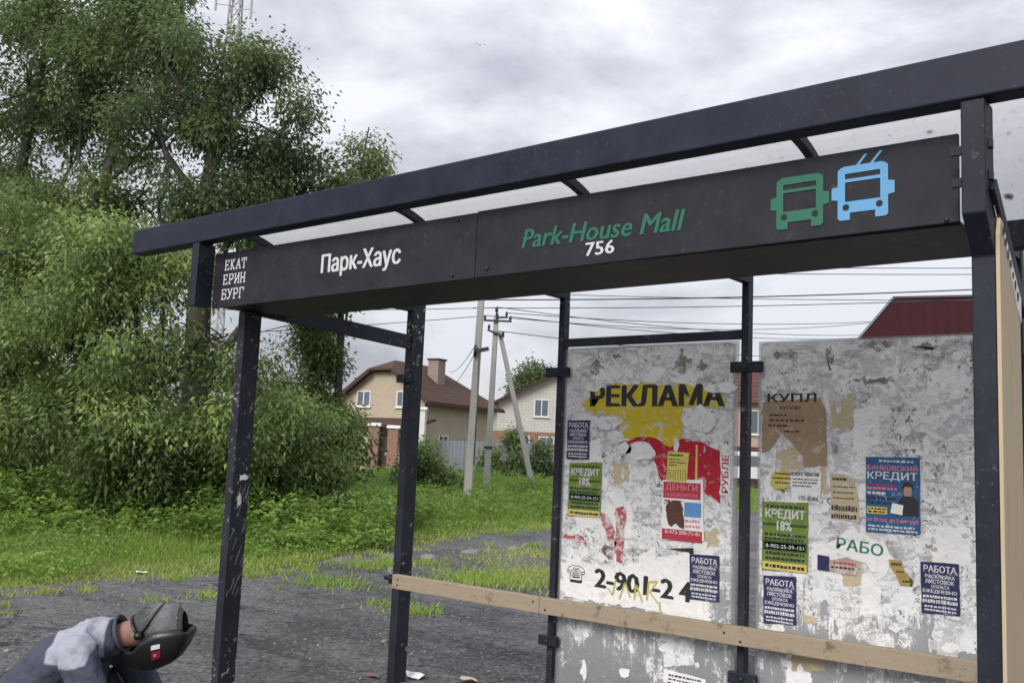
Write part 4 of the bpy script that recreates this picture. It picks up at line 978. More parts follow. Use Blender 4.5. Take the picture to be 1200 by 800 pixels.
for k, (cx, cz, sx, sz, pi) in enumerate([(1.78, 2.19, .075, .06, 0), (2.43, 2.20, .07, .11, 0), (2.10, 2.02, .02, .10, 0), (2.56, 2.18, .05, .05, 0), (1.95, 2.26, .05, .02, 0), (3.10, 2.24, .10, .04, 1), (3.35, 2.22, .03, .09, 1), (3.62, 2.27, .12, .035, 1), (3.86, 2.25, .09, .03, 1), (4.12, 2.20, .06, .10, 1), (3.60, 2.08, .14, .02, 1)]):
    mb = MB(); mb.prism(torn_edge(jag(cx, cz, sx, sz, 200 + k, 18, .7), .014, k, .012), FY - .0013 - k * 1e-5, FY - .0010 - k * 1e-5)
    mb.build('glue_stain', paper('glue_stain', (.20, .195, .165), .3, .8, (.50, .49, .46)) if k == 0 else bpy.data.materials['glue_stain'], PANELS[pi])
#@@PART3
# ------------------------------------------------------------------ poles and wires
def concrete_pole(name, label, a, b, w0, w1, group=None):
    """square tapered concrete pole from a to b (view r, d, z)"""
    ax, ay = V(a[0], a[1]); bx, by = V(b[0], b[1])
    root = empty(name, (ax, ay, a[2]), 0); tag(root, label, 'utility pole', group)
    p, q = Vector((0, 0, 0)), Vector((bx - ax, by - ay, b[2] - a[2]))
    t = (q - p).normalized(); s = t.cross(Vector((math.sin(YAW), -math.cos(YAW), 0))).normalized(); f = s.cross(t).normalized()
    mb = MB(); k = 7
    vv = []
    for i in range(k + 1):
        c = p.lerp(q, i / k); w = (w0 + (w1 - w0) * i / k) / 2
        vv += [c + s * w * .8 + f * w, c - s * w * .8 + f * w, c - s * w - f * w, c + s * w - f * w]
    mb.add(vv, [(i * 4 + j, i * 4 + (j + 1) % 4, (i + 1) * 4 + (j + 1) % 4, (i + 1) * 4 + j) for i in range(k) for j in range(4)] + [(3, 2, 1, 0), tuple(k * 4 + j for j in range(4))])
    mb.build('shaft', M_CONCRETE, root, bevel=.01, fix=True)
    return root, s, f, q
g30, g36 = ground_z(30), ground_z(36)
p1, s1, f1, q1 = concrete_pole('utility_pole', 'thick pale concrete pole nearest to the shelter, leaning slightly right', (-1.20, 30, g30 - .3), (-1.02, 30, 7.6), .30, .20, 'concrete power poles')
p2_, s2, f2, q2 = concrete_pole('utility_pole', 'concrete pole with crossarms and insulators behind the thick pole', (-.74, 36, g36 - .3), (-.64, 36, 6.85), .27, .19, 'concrete power poles')
p3_, s3, f3, q3 = concrete_pole('pole_strut', 'slanting concrete strut propping the pole with crossarms', (1.20, 36.2, g36 - .3), (-.50, 36.05, 6.25), .24, .17, 'concrete power poles')
def local(r, d, z, root): 
    x, y = V(r, d); return (x - root.location.x, y - root.location.y, z - root.location.z)
mb = MB(); mb.tube([local(-.645, 36, 6.80, p2_), local(-.64, 36, 7.02, p2_)], .03, 6); mb.tube([local(-.64, 36, 6.98, p2_), local(-.64, 36, 7.14, p2_)], [.07, .05], 8); mb.build('top_insulator', M_INSUL, p2_)
for (ra, rb, z, dz) in ((-1.12, -.05, 6.60, .0), (-.95, -.30, 6.12, -.12), (-.66, -.20, 6.74, .02)):
    mb = MB(); mb.bar(local(ra, 35.85, z + (-dz), p2_), local(rb, 35.85, z + dz, p2_), .07, .07); arm = mb.build('crossarm', M_INSUL, p2_)
    for e_, zz_ in ((ra + .05, z - dz), (rb - .05, z + dz)):
        mb = MB(); mb.tube([local(e_, 35.85, zz_, p2_), local(e_, 35.85, zz_ + .10, p2_), local(e_, 35.85, zz_ + .20, p2_)], [.02, .055, .04], 7); mb.build('insulator', M_INSUL, arm)
mb = MB(); mb.box(-.16, .16, -.16, .16, 0, .08); o = mb.build('strap', M_INSUL, p2_); o.location = local(-.72, 36, 1.75, p2_); o.rotation_euler = (0, 0, YAW)
mb = MB(); mb.bar(local(-1.10, 29.7, 4.75, p1), local(-.72, 29.7, 4.85, p1), .09, .12); mb.build('bracket', M_INSUL, p1)
mb = MB(); mb.tube([local(-1.15, 29.8, 4.6, p1), local(-1.15, 29.8, 4.95, p1)], [.06, .04], 7); mb.build('insulator', M_INSUL, p1)
mb = MB(); mb.tube([local(-1.02, 29.7, 4.7, p1), local(-1.0, 29.75, 3.2, p1), local(-1.03, 29.75, 1.2, p1)], .02, 5); mb.build('earth_cable', M_WIRE, p1)

def wire(label, pts, rad=.012, sag=.0, group='overhead wires'):
    P_ = [Vector((*V(r, d), z)) for r, d, z in pts]
    if len(P_) == 2:
        a, b = P_; P_ = [a.lerp(b, t / 16) - Vector((0, 0, sag * 4 * (t / 16) * (1 - t / 16))) for t in range(17)]
    root = P_[0].copy()
    mb = MB(); mb.tube([p - root for p in P_], rad, 5)
    o = mb.build('overhead_wire', M_WIRE); o.location = root
    tag(o, label, 'wire', group)
RW = 'thin overhead wire running right from '
RWN = ['the top insulator of the pole', 'the right end of the upper crossarm', 'the short bracket near the pole top', 'the left end of the upper crossarm', 'the lower crossarm of the pole']
for (r0_, z0_, r1_, d1_, z1_, sg) in ((-.64, 7.13, 26, 62, 10.6, .5), (-.08, 6.78, 26, 60, 10.2, .5), (-.25, 6.92, 30, 60, 11.9, .6), (-1.05, 6.78, 24, 58, 10.9, .6), (-.36, 6.2, 27, 60, 8.9, .5)):
    wire(RW + RWN.pop(0), [(r0_, 35.85, z0_), (r1_, d1_, z1_)], .016, sg)
UW = ['highest of the five cables crossing the sky above the right panel', 'second highest cable crossing the sky above the right panel', 'thickest dark cable crossing the sky above the right panel', 'cable just under the thickest one above the right panel', 'lowest flat cable crossing the sky above the right panel']
for (a, b, rad) in (((-14, 44, 10.3), (28, 44, 11.55), .02), ((-14, 44, 10.0), (28, 44, 11.25), .02), ((-2, 46, 9.0), (30, 44, 11.0), .034), ((-2, 46, 8.6), (30, 44, 10.5), .022), ((-4, 46, 9.4), (30, 44, 10.15), .018)):
    wire(UW.pop(0), [a, b], rad, .25)
LW = ['nearly level overhead wire running left from the crossarm pole top', 'overhead wire sloping gently down left from the crossarm pole', 'overhead wire sloping steeply down left from the thick pole']
for (a, b) in (((-.64, 36, 7.13), (-26, 44, 7.6)), ((-1.05, 36, 6.8), (-24, 30, 3.9)), ((-1.02, 30, 7.4), (-16, 24, 1.8))):
    wire(LW.pop(0), [a, b], .014, .25)
SWN = ['upper service wire dropping from the thick pole to the beige house', 'lower service wire dropping from the thick pole to the beige house']
for (a, b) in (((-1.15, 29.8, 4.95), (-3.9, 60, 6.6)), ((-1.12, 29.8, 4.75), (-4.2, 60, 5.2))):
    wire(SWN.pop(0), [a, b], .012, .3)

# ------------------------------------------------------------------ houses
def brick_mat(name, a, b, mortar, scale=1.0, rows=.075):
    t = NT(name); o = t.obj()
    sx = t.n('ShaderNodeSeparateXYZ', {0: o}); h = t.math('ADD', sx.outputs[0], sx.outputs[1])
    cv = t.n('ShaderNodeCombineXYZ', {0: h, 1: sx.outputs[2]}).outputs[0]
    br_ = t.n('ShaderNodeTexBrick', {'Vector': cv, 'Color1': (*a, 1), 'Color2': (*b, 1), 'Mortar': (*mortar, 1), 'Scale': 1.0, 'Brick Width': .26 * scale, 'Row Height': rows * scale, 'Mortar Size': .012 * scale})
    nz = t.noise(o, .8, 5, .6)
    c = t.mix(t.math('MULTIPLY', nz, .35), br_.outputs['Color'], tuple(x * .6 for x in a))
    return t.done(t.pbsdf(c, .85, br_.outputs['Fac'], .3, .01))
def tile_mat(name, col, step=.35):
    t = NT(name); o = t.obj()
    w = t.n('ShaderNodeTexWave', {'Vector': t.n('ShaderNodeMapping', {'Vector': o, 'Rotation': (0, 0, 0)}).outputs[0], 'Scale': 1.0 / step * .5, 'Distortion': .0}, wave_type='BANDS', bands_direction='Z')
    nz = t.noise(o, 1.2, 5, .6)
    c = t.mix(nz, tuple(x * .75 for x in col), tuple(x * 1.25 for x in col))
    return t.done(t.pbsdf(c, .75, w.outputs['Fac'], .5, .04, spec=.2))
M_BEIGE = brick_mat('beige_brick', (.47, .385, .285), (.53, .445, .345), (.43, .365, .285))
M_BLOCK = brick_mat('pale_block', (.56, .54, .50), (.64, .62, .58), (.45, .43, .40), 2.2, .1)
M_REDBRICK = brick_mat('red_brown_brick', (.26, .115, .075), (.34, .16, .10), (.30, .25, .21))
M_PINKBRICK = brick_mat('pinkish_brick', (.50, .33, .27), (.56, .39, .32), (.45, .36, .31))
M_ROOFBROWN = tile_mat('brown_roof_tile', (.080, .047, .036)); M_ROOFRED = tile_mat('red_roof_tile', (.12, .058, .050))
M_TRIM = plain('dark_brown_trim', (.045, .028, .024), .6); M_UPVC = plain('white_frame', (.72, .72, .73), .4); M_RENDER = plain('white_render', (.66, .66, .66), .9, .12, 2)
M_GLASS = plain('window_glass', (.12, .14, .17), .08, .3, 1.5); M_MAROON = plain('maroon_sheet', (.045, .013, .017), .85, .15, 1, spec=.15)
M_FENCE = plain('grey_sheet_metal', (.21, .23, .26), .7, .12, 2, spec=.2); M_YELLOWR = plain('pale_yellow_render', (.58, .50, .30), .9); M_ORANGE = plain('orange_facade', (.52, .19, .10), .8)

def window(root, x, y, z, w, h, axis='x', out=-1, mull=1, fm=None):
    """window on a wall: centre x, sill z; axis = wall direction; out = outward sign along the other axis"""
    fm = fm or M_UPVC
    def bx(mb, u0, u1, z0, z1, d0, d1):
        a, b = sorted((d0 * out, d1 * out))
        if axis == 'x': mb.box(x + u0, x + u1, y + a, y + b, z0, z1)
        else: mb.box(x + a, x + b, y + u0, y + u1, z0, z1)
    f = MB(); t = .08
    bx(f, -w / 2, w / 2, z, z + t, -.06, .05); bx(f, -w / 2, w / 2, z + h - t, z + h, -.06, .05)
    bx(f, -w / 2, -w / 2 + t, z + t, z + h - t, -.06, .05); bx(f, w / 2 - t, w / 2, z + t, z + h - t, -.06, .05)
    for i in range(mull):
        c = -w / 2 + w * (i + 1) / (mull + 1); bx(f, c - t / 2, c + t / 2, z + t, z + h - t, -.06, .045)
    o = f.build('window', fm, root)
    k = mull + 1
    for i in range(k):
        a = -w / 2 + t + (w - 2 * t) * i / k; b = -w / 2 + t + (w - 2 * t) * (i + 1) / k
        p = MB(); bx(p, a + .03, b - .03, z + t, z + h - t, -.03, .012); p.build('pane', M_GLASS, o)
    s = MB(); bx(s, -w / 2 - .08, w / 2 + .08, z - .07, z - .005, .0, .14); s.build('sill', fm, o)

# beige house: local x along the gable front (left to right), y away, corner nearest to us at the origin
TH = R(30)
hx, hy = V(-5.3, 60.0)
H1 = empty('brick_house', (hx, hy, ground_z(60) + .15), YAW - TH); tag(H1, 'beige brick house with brown hipped roof and brick chimney', 'house')
W1, L1, E1, A1 = 6.6, 8.4, 4.75, 7.0
mb = MB(); mb.prism([(-W1, 0), (0, 0), (0, E1), (-W1 / 2 + .95, A1 - .75), (-W1 / 2 - .95, A1 - .75), (-W1, E1)], 0, .3)
mb.box(-.3, 0, .3, L1, 0, E1); mb.box(-W1, -W1 + .3, .3, L1, 0, E1); mb.box(-W1 + .3, -.3, L1 - .3, L1, 0, E1)
mb.build('wall', M_BEIGE, H1)
ov = .55; sl = (A1 - E1) / (W1 / 2)
def roof_planes(mb, W, L, E, A, ov, hip_b, clip):
    """gable towards -y with a clipped apex, full hip at the back"""
    eL, eR, c = -W - ov, ov, -W / 2; ez = E - ov * (A - E) / (W / 2)
    y0, y1 = -ov, L + ov; t = .14
    ridge0, ridge1 = y0 + clip, y1 - hip_b; cw = clip * .62; cz = A - cw * (A - E) / (W / 2)
    top = [(eR, y0, ez), (eR, y1, ez), (eL, y1, ez), (eL, y0, ez), (c, ridge0, A), (c, ridge1, A), (c + cw, y0, cz), (c - cw, y0, cz)]
    n = len(top); bot = [(x, y, z - t) for x, y, z in top]
    f = [(0, 1, 5, 4, 6), (3, 7, 4, 5, 2), (1, 2, 5), (6, 4, 7)]
    fb = [tuple(i + n for i in reversed(q)) for q in f]
    rim = [0, 1, 2, 3, 7, 6]
    sides = [(rim[i] + n, rim[(i + 1) % 6] + n, rim[(i + 1) % 6], rim[i]) for i in range(6)]
    mb.add(top + bot, f + fb + sides)
mb = MB(); roof_planes(mb, W1, L1, E1, A1 + .1, ov, 3.6, 1.5); rf = mb.build('roof', M_ROOFBROWN, H1, fix=True)
mb = MB(); mb.box(-2.2, -1.35, 3.2, 4.05, 5.2, 7.35); ch = mb.build('chimney', brick_mat('dun_brick', (.25, .19, .16), (.30, .23, .19), (.30, .26, .23)), rf)
mb = MB(); mb.box(-2.28, -1.27, 3.12, 4.13, 7.35, 7.45); mb.build('chimney_cap', M_TRIM, rf)
for yy in (0,): 
    mb = MB(); mb.bar((-W1 - ov, -ov - .03, E1 - .48), (-W1 / 2 - .95, -ov - .03, A1 - .72), .05, .24); mb.build('verge_board', M_TRIM, H1)
    mb = MB(); mb.bar((ov, -ov - .03, E1 - .48), (-W1 / 2 + .95, -ov - .03, A1 - .72), .05, .24); mb.build('verge_board', M_TRIM, H1)
mb = MB(); mb.box(ov + .002, ov + .10, -ov, L1 + ov, E1 - .62, E1 - .46); mb.build('gutter', M_TRIM, H1)
mb = MB(); mb.tube([(.08, -.06, 0), (.08, -.06, E1 - .5)], .06, 6); mb.build('downpipe', M_TRIM, H1)
window(H1, -4.95, 0, 3.95, 1.15, 1.05); window(H1, -1.75, 0, 3.95, 1.05, 1.05); window(H1, -4.9, 0, 1.0, 1.2, 1.3); window(H1, -1.9, 0, 1.0, 1.2, 1.3)
window(H1, 0, 2.2, 1.1, 1.1, 1.2, 'y', 1); window(H1, 0, 5.6, 3.2, 1.0, 1.0, 'y', 1); window(H1, 0, 5.6, 1.1, 1.1, 1.2, 'y', 1)
mb = MB(); mb.add([(-W1 - 1.2, -2.2, 2.75), (.9, -2.2, 2.75), (.9, -.02, 3.25), (-W1 - 1.2, -.02, 3.25), (-W1 - 1.2, -2.2, 2.6), (.9, -2.2, 2.6), (.9, -.02, 3.1), (-W1 - 1.2, -.02, 3.1)],
                  [(0, 1, 2, 3), (7, 6, 5, 4), (0, 4, 5, 1), (1, 5, 6, 2), (2, 6, 7, 3), (3, 7, 4, 0)]); pr = mb.build('porch_roof', M_ROOFBROWN, H1)
for x in (-W1 - 1, -W1 / 2 - 1.2, -W1 / 2 + 1.4, .7):
    mb = MB(); mb.box(x - .09, x + .09, -2.1, -1.92, 0, 2.6); mb.build('porch_post', M_TRIM, H1)
mb = MB(); mb.box(-3.75, -2.75, -.06, -.003, .1, 2.25); dr_ = mb.build('door', M_TRIM, H1); mb = MB(); mb.box(-2.92, -2.85, -.12, -.06, 1.05, 1.2); mb.build('handle', M_UPVC, dr_)
for x in (-1.0, -.6, -.2):
    mb = MB(); mb.prism([(x - .11, 3.75), (x + .11, 3.75), (x, 4.05)], -.06, -.003); mb.build('wall_vent', M_TRIM, H1)

# white block house behind the fence
TH2 = R(14)
hx, hy = V(-.95, 78.0)
H2 = empty('block_house', (hx, hy, ground_z(78) - .1), YAW - TH2 * 0 + R(6)); tag(H2, 'pale block gabled house with brick ground floor beyond the grey fence', 'house')
mb = MB(); mb.prism([(0, 3.3), (10, 3.3), (10, 5.6), (5, 8.2), (0, 5.6)], 0, .3); mb.box(0, .3, .3, 9, 3.3, 5.6); mb.box(9.7, 10, .3, 9, 3.3, 5.6); mb.build('upper_wall', M_BLOCK, H2)
mb = MB(); mb.box(-.02, 10.02, -.02, 9, 0, 3.3); mb.build('lower_wall', M_REDBRICK, H2)
for s_ in (-1, 1):
    a, b = (5, 8.45), (5 + s_ * 5.9, 8.45 - 5.9 * .52)
    mb = MB(); mb.prism([a, b, (b[0], b[1] - .22), (a[0], a[1] - .22)], -.7, 9.4); mb.build('roof_slope', M_ROOFBROWN, H2)
window(H2, 3.65, 0, 4.55, 1.25, 1.45); window(H2, 6.6, 0, 4.55, 1.25, 1.45); window(H2, 2.1, -.02, 1.35, 1.3, 1.6); window(H2, 4.15, -.02, 1.35, 1.3, 1.6); window(H2, 7.2, -.02, 1.35, 1.3, 1.6)

# pinkish house seen in the gap between the panels
hx, hy = V(11.0, 66.0)
H3 = empty('pink_brick_house', (hx, hy, ground_z(66) - .1), YAW); tag(H3, 'pinkish brick house with red tiled roof seen between the panels', 'house')
mb = MB(); mb.box(0, 11, 0, 8, 1.5, 5.9); mb.build('wall', M_PINKBRICK, H3)
mb = MB(); mb.box(-.05, 11.05, -.05, 8.05, 0, 2.7); mb.build('plinth', plain('dark_red_plinth', (.10, .040, .040), .8), H3)
mb = MB(); mb.prism_x([(-.6, 5.75), (8.6, 5.75), (4, 8.6)], -.6, 11.6); rf3 = mb.build('roof', M_ROOFRED, H3)
for k in range(9):
    z = 5.9 + k * .29; y = -.6 + (z - 5.75) / 2.85 * 4.6
    mb = MB(); mb.box(-.6, 11.6, y - .05, y + .05, z - .02, z + .03); mb.build('tile_course', M_ROOFRED, rf3)
window(H3, 6.35, 0, 3.55, 1.2, 1.7); window(H3, 2.4, 0, 3.55, 1.2, 1.7); window(H3, 9.2, 0, 3.55, 1.2, 1.7)

# maroon roofed building at the right
hx, hy = V(18.4, 50.0)
H4 = empty('maroon_roof_building', (hx, hy, ground_z(50) - .1), YAW - R(21)); tag(H4, 'pale building with tall maroon sheet metal roof behind the right panel', 'building')
mb = MB(); mb.box(.4, 16, .4, 11, 4.6, 8.4); mb.build('upper_wall', M_RENDER, H4)
mb = MB(); mb.box(.38, 16.02, .38, 11.02, 0, 4.6); mb.build('lower_wall', M_ORANGE, H4)
mb = MB(); v_ = [(0, 0, 8.4), (16.4, 0, 8.4), (16.4, 11.4, 8.4), (0, 11.4, 8.4), (1.75, .5, 10.7), (16.4, .5, 10.75), (16.4, 10.4, 10.75), (1.75, 10.4, 10.7)]
mb.add(v_, [(3, 2, 1, 0), (4, 5, 6, 7), (0, 1, 5, 4), (1, 2, 6, 5), (2, 3, 7, 6), (3, 0, 4, 7)]); rf4 = mb.build('roof', M_MAROON, H4, fix=True)
for k in range(26):
    x = .9 + k * .58
    if x < 2.0: continue
    z1 = 10.72
    mb = MB(); mb.bar((x, .0, 8.45), (x, .48, z1 - .05), .03, .03); mb.build('roof_seam', M_MAROON, rf4)
mb = MB(); mb.bar((1.75, .47, 10.74), (16.4, .47, 10.79), .16, .12); mb.build('ridge_flashing', plain('dark_flashing', (.05, .03, .035)), rf4)
mb = MB(); mb.bar((-.02, -.02, 8.45), (1.74, .44, 10.72), .10, .10); mb.build('hip_flashing', M_FENCE, rf4)
for x in (3, 6.5, 10, 13.5): window(H4, x, .4, 5.4, 1.4, 1.7)
for x in (3, 6.5, 10): window(H4, x, .38, 1.3, 1.6, 1.8)

# fence of grey profiled sheets, each sheet a piece
fx, fy = V(-4.9, 57.5)
FN = empty('sheet_metal_fence', (fx, fy, ground_z(57) - .05), YAW + R(2)); tag(FN, 'grey profiled sheet metal fence in front of the houses', 'fence')
def profile_sheet():
    mb = MB(); pts = []; x = 0
    for k in range(5):
        pts += [(x, 0), (x + .09, 0), (x + .11, .015), (x + .21, .015)]; x += .23
    pts.append((x, 0))
    vv = [(a, -b, z) for z in (0, 2.05) for a, b in pts] + [(a, -b + .01, z) for z in (0, 2.05) for a, b in pts]; n = len(pts)
    ff = [(i, i + 1, n + i + 1, n + i) for i in range(n - 1)] + [(2 * n + i + 1, 2 * n + i, 3 * n + i, 3 * n + i + 1) for i in range(n - 1)]
    mb.add(vv, ff); me = mb.mesh('fence_sheet'); me.materials.append(M_FENCE); return me
SHEET = profile_sheet()
for k in range(14):
    o = link('fence_sheet', SHEET, None, FN, (k * 1.16, 0, .1 + .012 * k)); 
for k in range(8):
    mb = MB(); mb.box(k * 2.32 - .04, k * 2.32 + .04, .03, .11, 0, 2.25); mb.build('fence_post', M_TRIM, FN)
# brick gate piers, wall and white pier in front of the beige house
def pier(name, label, r, d, w, h, m, cap, cat='gate pier', group=None):
    x, y = V(r, d); root = empty(name, (x, y, ground_z(d) - .1), YAW); tag(root, label, cat, group)
    mb = MB(); mb.box(-w / 2, w / 2, -w / 2, w / 2, 0, h); mb.build('shaft', m, root)
    mb = MB(); mb.prism_x([(-w / 2 - .08, h + .001), (w / 2 + .08, h + .001), (w / 2 + .08, h + .07), (0, h + .2), (-w / 2 - .08, h + .07)], -w / 2 - .08, w / 2 + .08); mb.build('cap', cap, root)
pier('gate_pier', 'red brick gate pier left of the corner post', -8.0, 57.0, .62, 2.85, M_REDBRICK, M_RENDER, group='brick gate piers')
pier('gate_pier', 'red brick gate pier half hidden behind the corner post', -6.85, 57.0, .62, 2.75, M_REDBRICK, M_RENDER, group='brick gate piers')
pier('white_pier', 'tall white rendered pier in front of the beige house', -5.55, 56.5, 1.25, 3.9, M_RENDER, M_RENDER, 'pier')
wx_, wy_ = V(-12.4, 57.2)
GW = empty('yard_wall', (wx_, wy_, ground_z(57) - .1), YAW); tag(GW, 'low pale yellow yard wall with white coping left of the gate', 'wall')
mb = MB(); mb.box(0, 4.05, 0, .25, 0, 2.35); mb.build('wall', M_YELLOWR, GW); mb = MB(); mb.box(-.05, 4.05, -.06, .31, 2.352, 2.5); mb.build('coping', M_RENDER, GW)
gx_, gy_ = V(-7.65, 57.1)
GT = empty('yard_gate', (gx_, gy_, ground_z(57)), YAW); tag(GT, 'brown metal gate between the two brick piers', 'gate')
mb = MB(); mb.box(0.02, .48, 0, .05, .15, 2.2); mb.build('leaf', M_TRIM, GT); mb = MB(); mb.box(.36, .42, -.04, -.002, 1.05, 1.2); mb.build('handle', M_UPVC, GT)

# white van parked on the street, seen through the gap between the panels
vx, vy = V(12.6, 60.0)
VN = empty('parked_van', (vx, vy, ground_z(60)), YAW); tag(VN, 'white van parked on the street, glimpsed between the panels', 'van')
M_VAN = plain('van_paint', (.70, .70, .71), .3, .05)
body = [(0, .45), (0, .95), (.55, 1.15), (1.15, 1.95), (1.35, 2.2), (4.7, 2.25), (4.85, 2.1), (4.9, .45)]
mb = MB(); mb.prism(body, 0, 1.9); mb.build('body', M_VAN, VN, bevel=.08)
mb = MB(); mb.prism([(.62, 1.19), (1.12, 1.88), (1.17, 1.88), (.70, 1.17)], .15, 1.75); mb.build('windscreen', M_GLASS, VN)
for a, b in ((1.3, 2.2), (2.4, 3.3), (3.5, 4.5)):
    mb = MB(); mb.box(a, b, -.02, 0.005, 1.3, 1.95); mb.build('side_window', M_GLASS, VN)
for x in (.95, 3.9):
    for y in (0.0, 1.72):
        mb = MB(); mb.tube([(x, y - .02, .34), (x, y + .2, .34)], .34, 16); w_ = mb.build('wheel', plain('tyre_rubber', (.02, .02, .02), .9) if 'tyre_rubber' not in bpy.data.materials else bpy.data.materials['tyre_rubber'], VN)
        mb = MB(); mb.tube([(x, y - .03, .34), (x, y - .021, .34)], .20, 12); mb.build('rim', M_FENCE, w_)
for y in (.2, 1.5):
    mb = MB(); mb.box(-.03, .1, y, y + .3, .72, .92); mb.build('headlight', M_GLASS, VN)
mb = MB(); mb.box(-.08, 4.95, -.03, 1.93, .36, .56); mb.build('bumper', M_INSUL, VN)

# lattice mast behind the trees
mx, my = V(-38.6, 120)
MS = empty('lattice_mast', (mx, my, ground_z(80)), YAW); tag(MS, 'grey lattice radio mast with antennas above the tree tops', 'mast')
M_GALV = plain('galvanised_steel', (.26, .26, .28), .5)
HM = 66
for sx in (-1, 1):
    for sy in (-1, 1):
        mb = MB(); mb.bar((sx * 1.6, sy * 1.6, 0), (sx * .55, sy * .55, HM), .16, .16); mb.build('leg', M_GALV, MS)
mb = MB()
nseg = 30
for k in range(nseg):
    z0_, z1_ = HM * k / nseg, HM * (k + 1) / nseg; a = 1.6 - 1.05 * k / nseg; b = 1.6 - 1.05 * (k + 1) / nseg
    for (p, q) in (((-1, -1), (1, -1)), ((1, -1), (1, 1)), ((1, 1), (-1, 1)), ((-1, 1), (-1, -1))):
        mb.bar((p[0] * a, p[1] * a, z0_), (q[0] * b, q[1] * b, z1_), .08, .08); mb.bar((q[0] * a, q[1] * a, z0_), (p[0] * b, p[1] * b, z1_), .08, .08); mb.bar((p[0] * b, p[1] * b, z1_), (q[0] * b, q[1] * b, z1_), .07, .07)
mb.build('bracing', M_GALV, MS)
for (x, z, h) in ((2.4, 56.5, 4.5), (-2.3, 57.5, 3.0), (1.9, 62, 3.0), (-1.8, 62, 2.4)):
    mb = MB(); mb.box(x - .12, x + .12, -1.2, -1.0, z, z + h); an = mb.build('antenna', M_GALV, MS)
    mb = MB(); mb.bar((x, -1.0, z + h * .3), (0, -.6, z + h * .3), .07, .07); mb.bar((x, -1.0, z + h * .75), (0, -.6, z + h * .75), .07, .07); mb.build('antenna_arm', M_GALV, an)

# a bird and litter
bx_, by_ = V(-3.0, 60)
mb = MB(); mb.add([(0, 0, 0), (.28, .05, .12), (.55, .1, .02), (.30, -.08, .09), (-.28, .05, .10), (-.5, .1, .0), (-.28, -.08, .07), (0, .25, 0), (0, -.22, -.02), (.05, 0, .05)], [(0, 1, 2, 3), (0, 6, 5, 4), (7, 9, 8, 0), (0, 7, 9), (0, 8, 9)])
b_ = mb.build('flying_bird', M_INSUL); b_.location = (bx_, by_, 28.3); b_.rotation_euler = (.3, .2, .4); tag(b_, 'tiny dark bird flying in the grey sky above the shelter', 'bird')
def litter(name, label, r, d, s, m, seed):
    x, y = V(r, d); rg = random.Random(seed); n = 9
    mb = MB(); top = [(math.cos(6.283 * i / n) * s * rg.uniform(.6, 1.2), math.sin(6.283 * i / n) * s * .7 * rg.uniform(.6, 1.2), rg.uniform(.012, .012 + s * .35)) for i in range(n)]
    c = (0, 0, s * .25 + .01); mb.add([c] + top, [(0, i + 1, (i + 1) % n + 1) for i in range(n)])
    mb.add([(c[0], c[1], c[2] - .004)] + [(a, b, z - .004) for a, b, z in top], [(0, (i + 1) % n + 1, i + 1) for i in range(n)])
    o = mb.build(name, m); o.location = (x, y, surf_z(r, d)); tag(o, label, 'litter')
litter('paper_litter', 'crumpled pale paper on the ground left of the middle post', -.62, 7.55, .11, P_WHITE, 1)
litter('paper_litter', 'small reddish scrap of litter on the ground beside the crumpled paper', -.95, 7.5, .06, plain('rusty_scrap', (.20, .09, .07)), 2)
litter('paper_litter', 'torn pale paper at the bottom edge between two posts', -.22, 7.5, .09, P_TAN, 3)
litter('plastic_litter', 'white plastic litter in the verge at the far left', -4.6, 12.4, .10, P_GREYWHITE, 4)
litter('plastic_litter', 'white plastic scrap in the verge right of the left front post', -2.95, 15.6, .09, P_GREYWHITE, 5)
litter('plastic_litter', 'pale crumpled litter in the grass before the bush', -1.75, 19.0, .10, P_GREYWHITE, 6)
# pale rubble slabs at the road edge
for i, (r, d, s) in enumerate([(-1.75, 15.3, .34), (-1.2, 15.6, .26), (-2.0, 14.6, .22), (-.55, 16.6, .30), (.2, 17.6, .34), (-1.6, 14.0, .18), (-.1, 11.6, .2)]):
    x, y = V(r, d); rg = random.Random(40 + i); n = 8
    pl = [(math.cos(6.283 * k / n) * s * rg.uniform(.6, 1.1), math.sin(6.283 * k / n) * s * .6 * rg.uniform(.6, 1.1)) for k in range(n)]
    mb = MB(); mb.add([(a, b, -.05) for a, b in pl] + [(a * .8, b * .8, rg.uniform(.02, .05)) for a, b in pl], [(k, (k + 1) % n, n + (k + 1) % n, n + k) for k in range(n)] + [tuple(range(n, 2 * n))])
    o = mb.build('rubble_slab', M_STONE); o.location = (x, y, surf_z(r, d)); o.rotation_euler = (0, 0, rg.random() * 3)
    tag(o, ['largest flat piece of broken concrete left of the corner post', 'flat broken concrete behind the corner post', 'small concrete piece at the left of the grass tufts', 'broken concrete near the grass edge left of the middle post', 'broken concrete farthest back beside the middle post', 'smallest concrete chip left of the corner post', 'lone flat concrete piece above the timber rail'][i], 'rubble', 'broken concrete at the road edge')
x, y = V(-3.35, 10.9)
mb = MB(); mb.tube([(0, 0, .0), (.01, 0, .08), (0, 0, .17), (0, 0, .21)], [.085, .10, .075, .03], 10); o = mb.build('dark_stone', M_INSUL); o.location = (*V(-2.85, 10.2), surf_z(-2.85, 10.2) - .02); tag(o, 'dark rounded stone on the road just right of the left front post', 'stone')

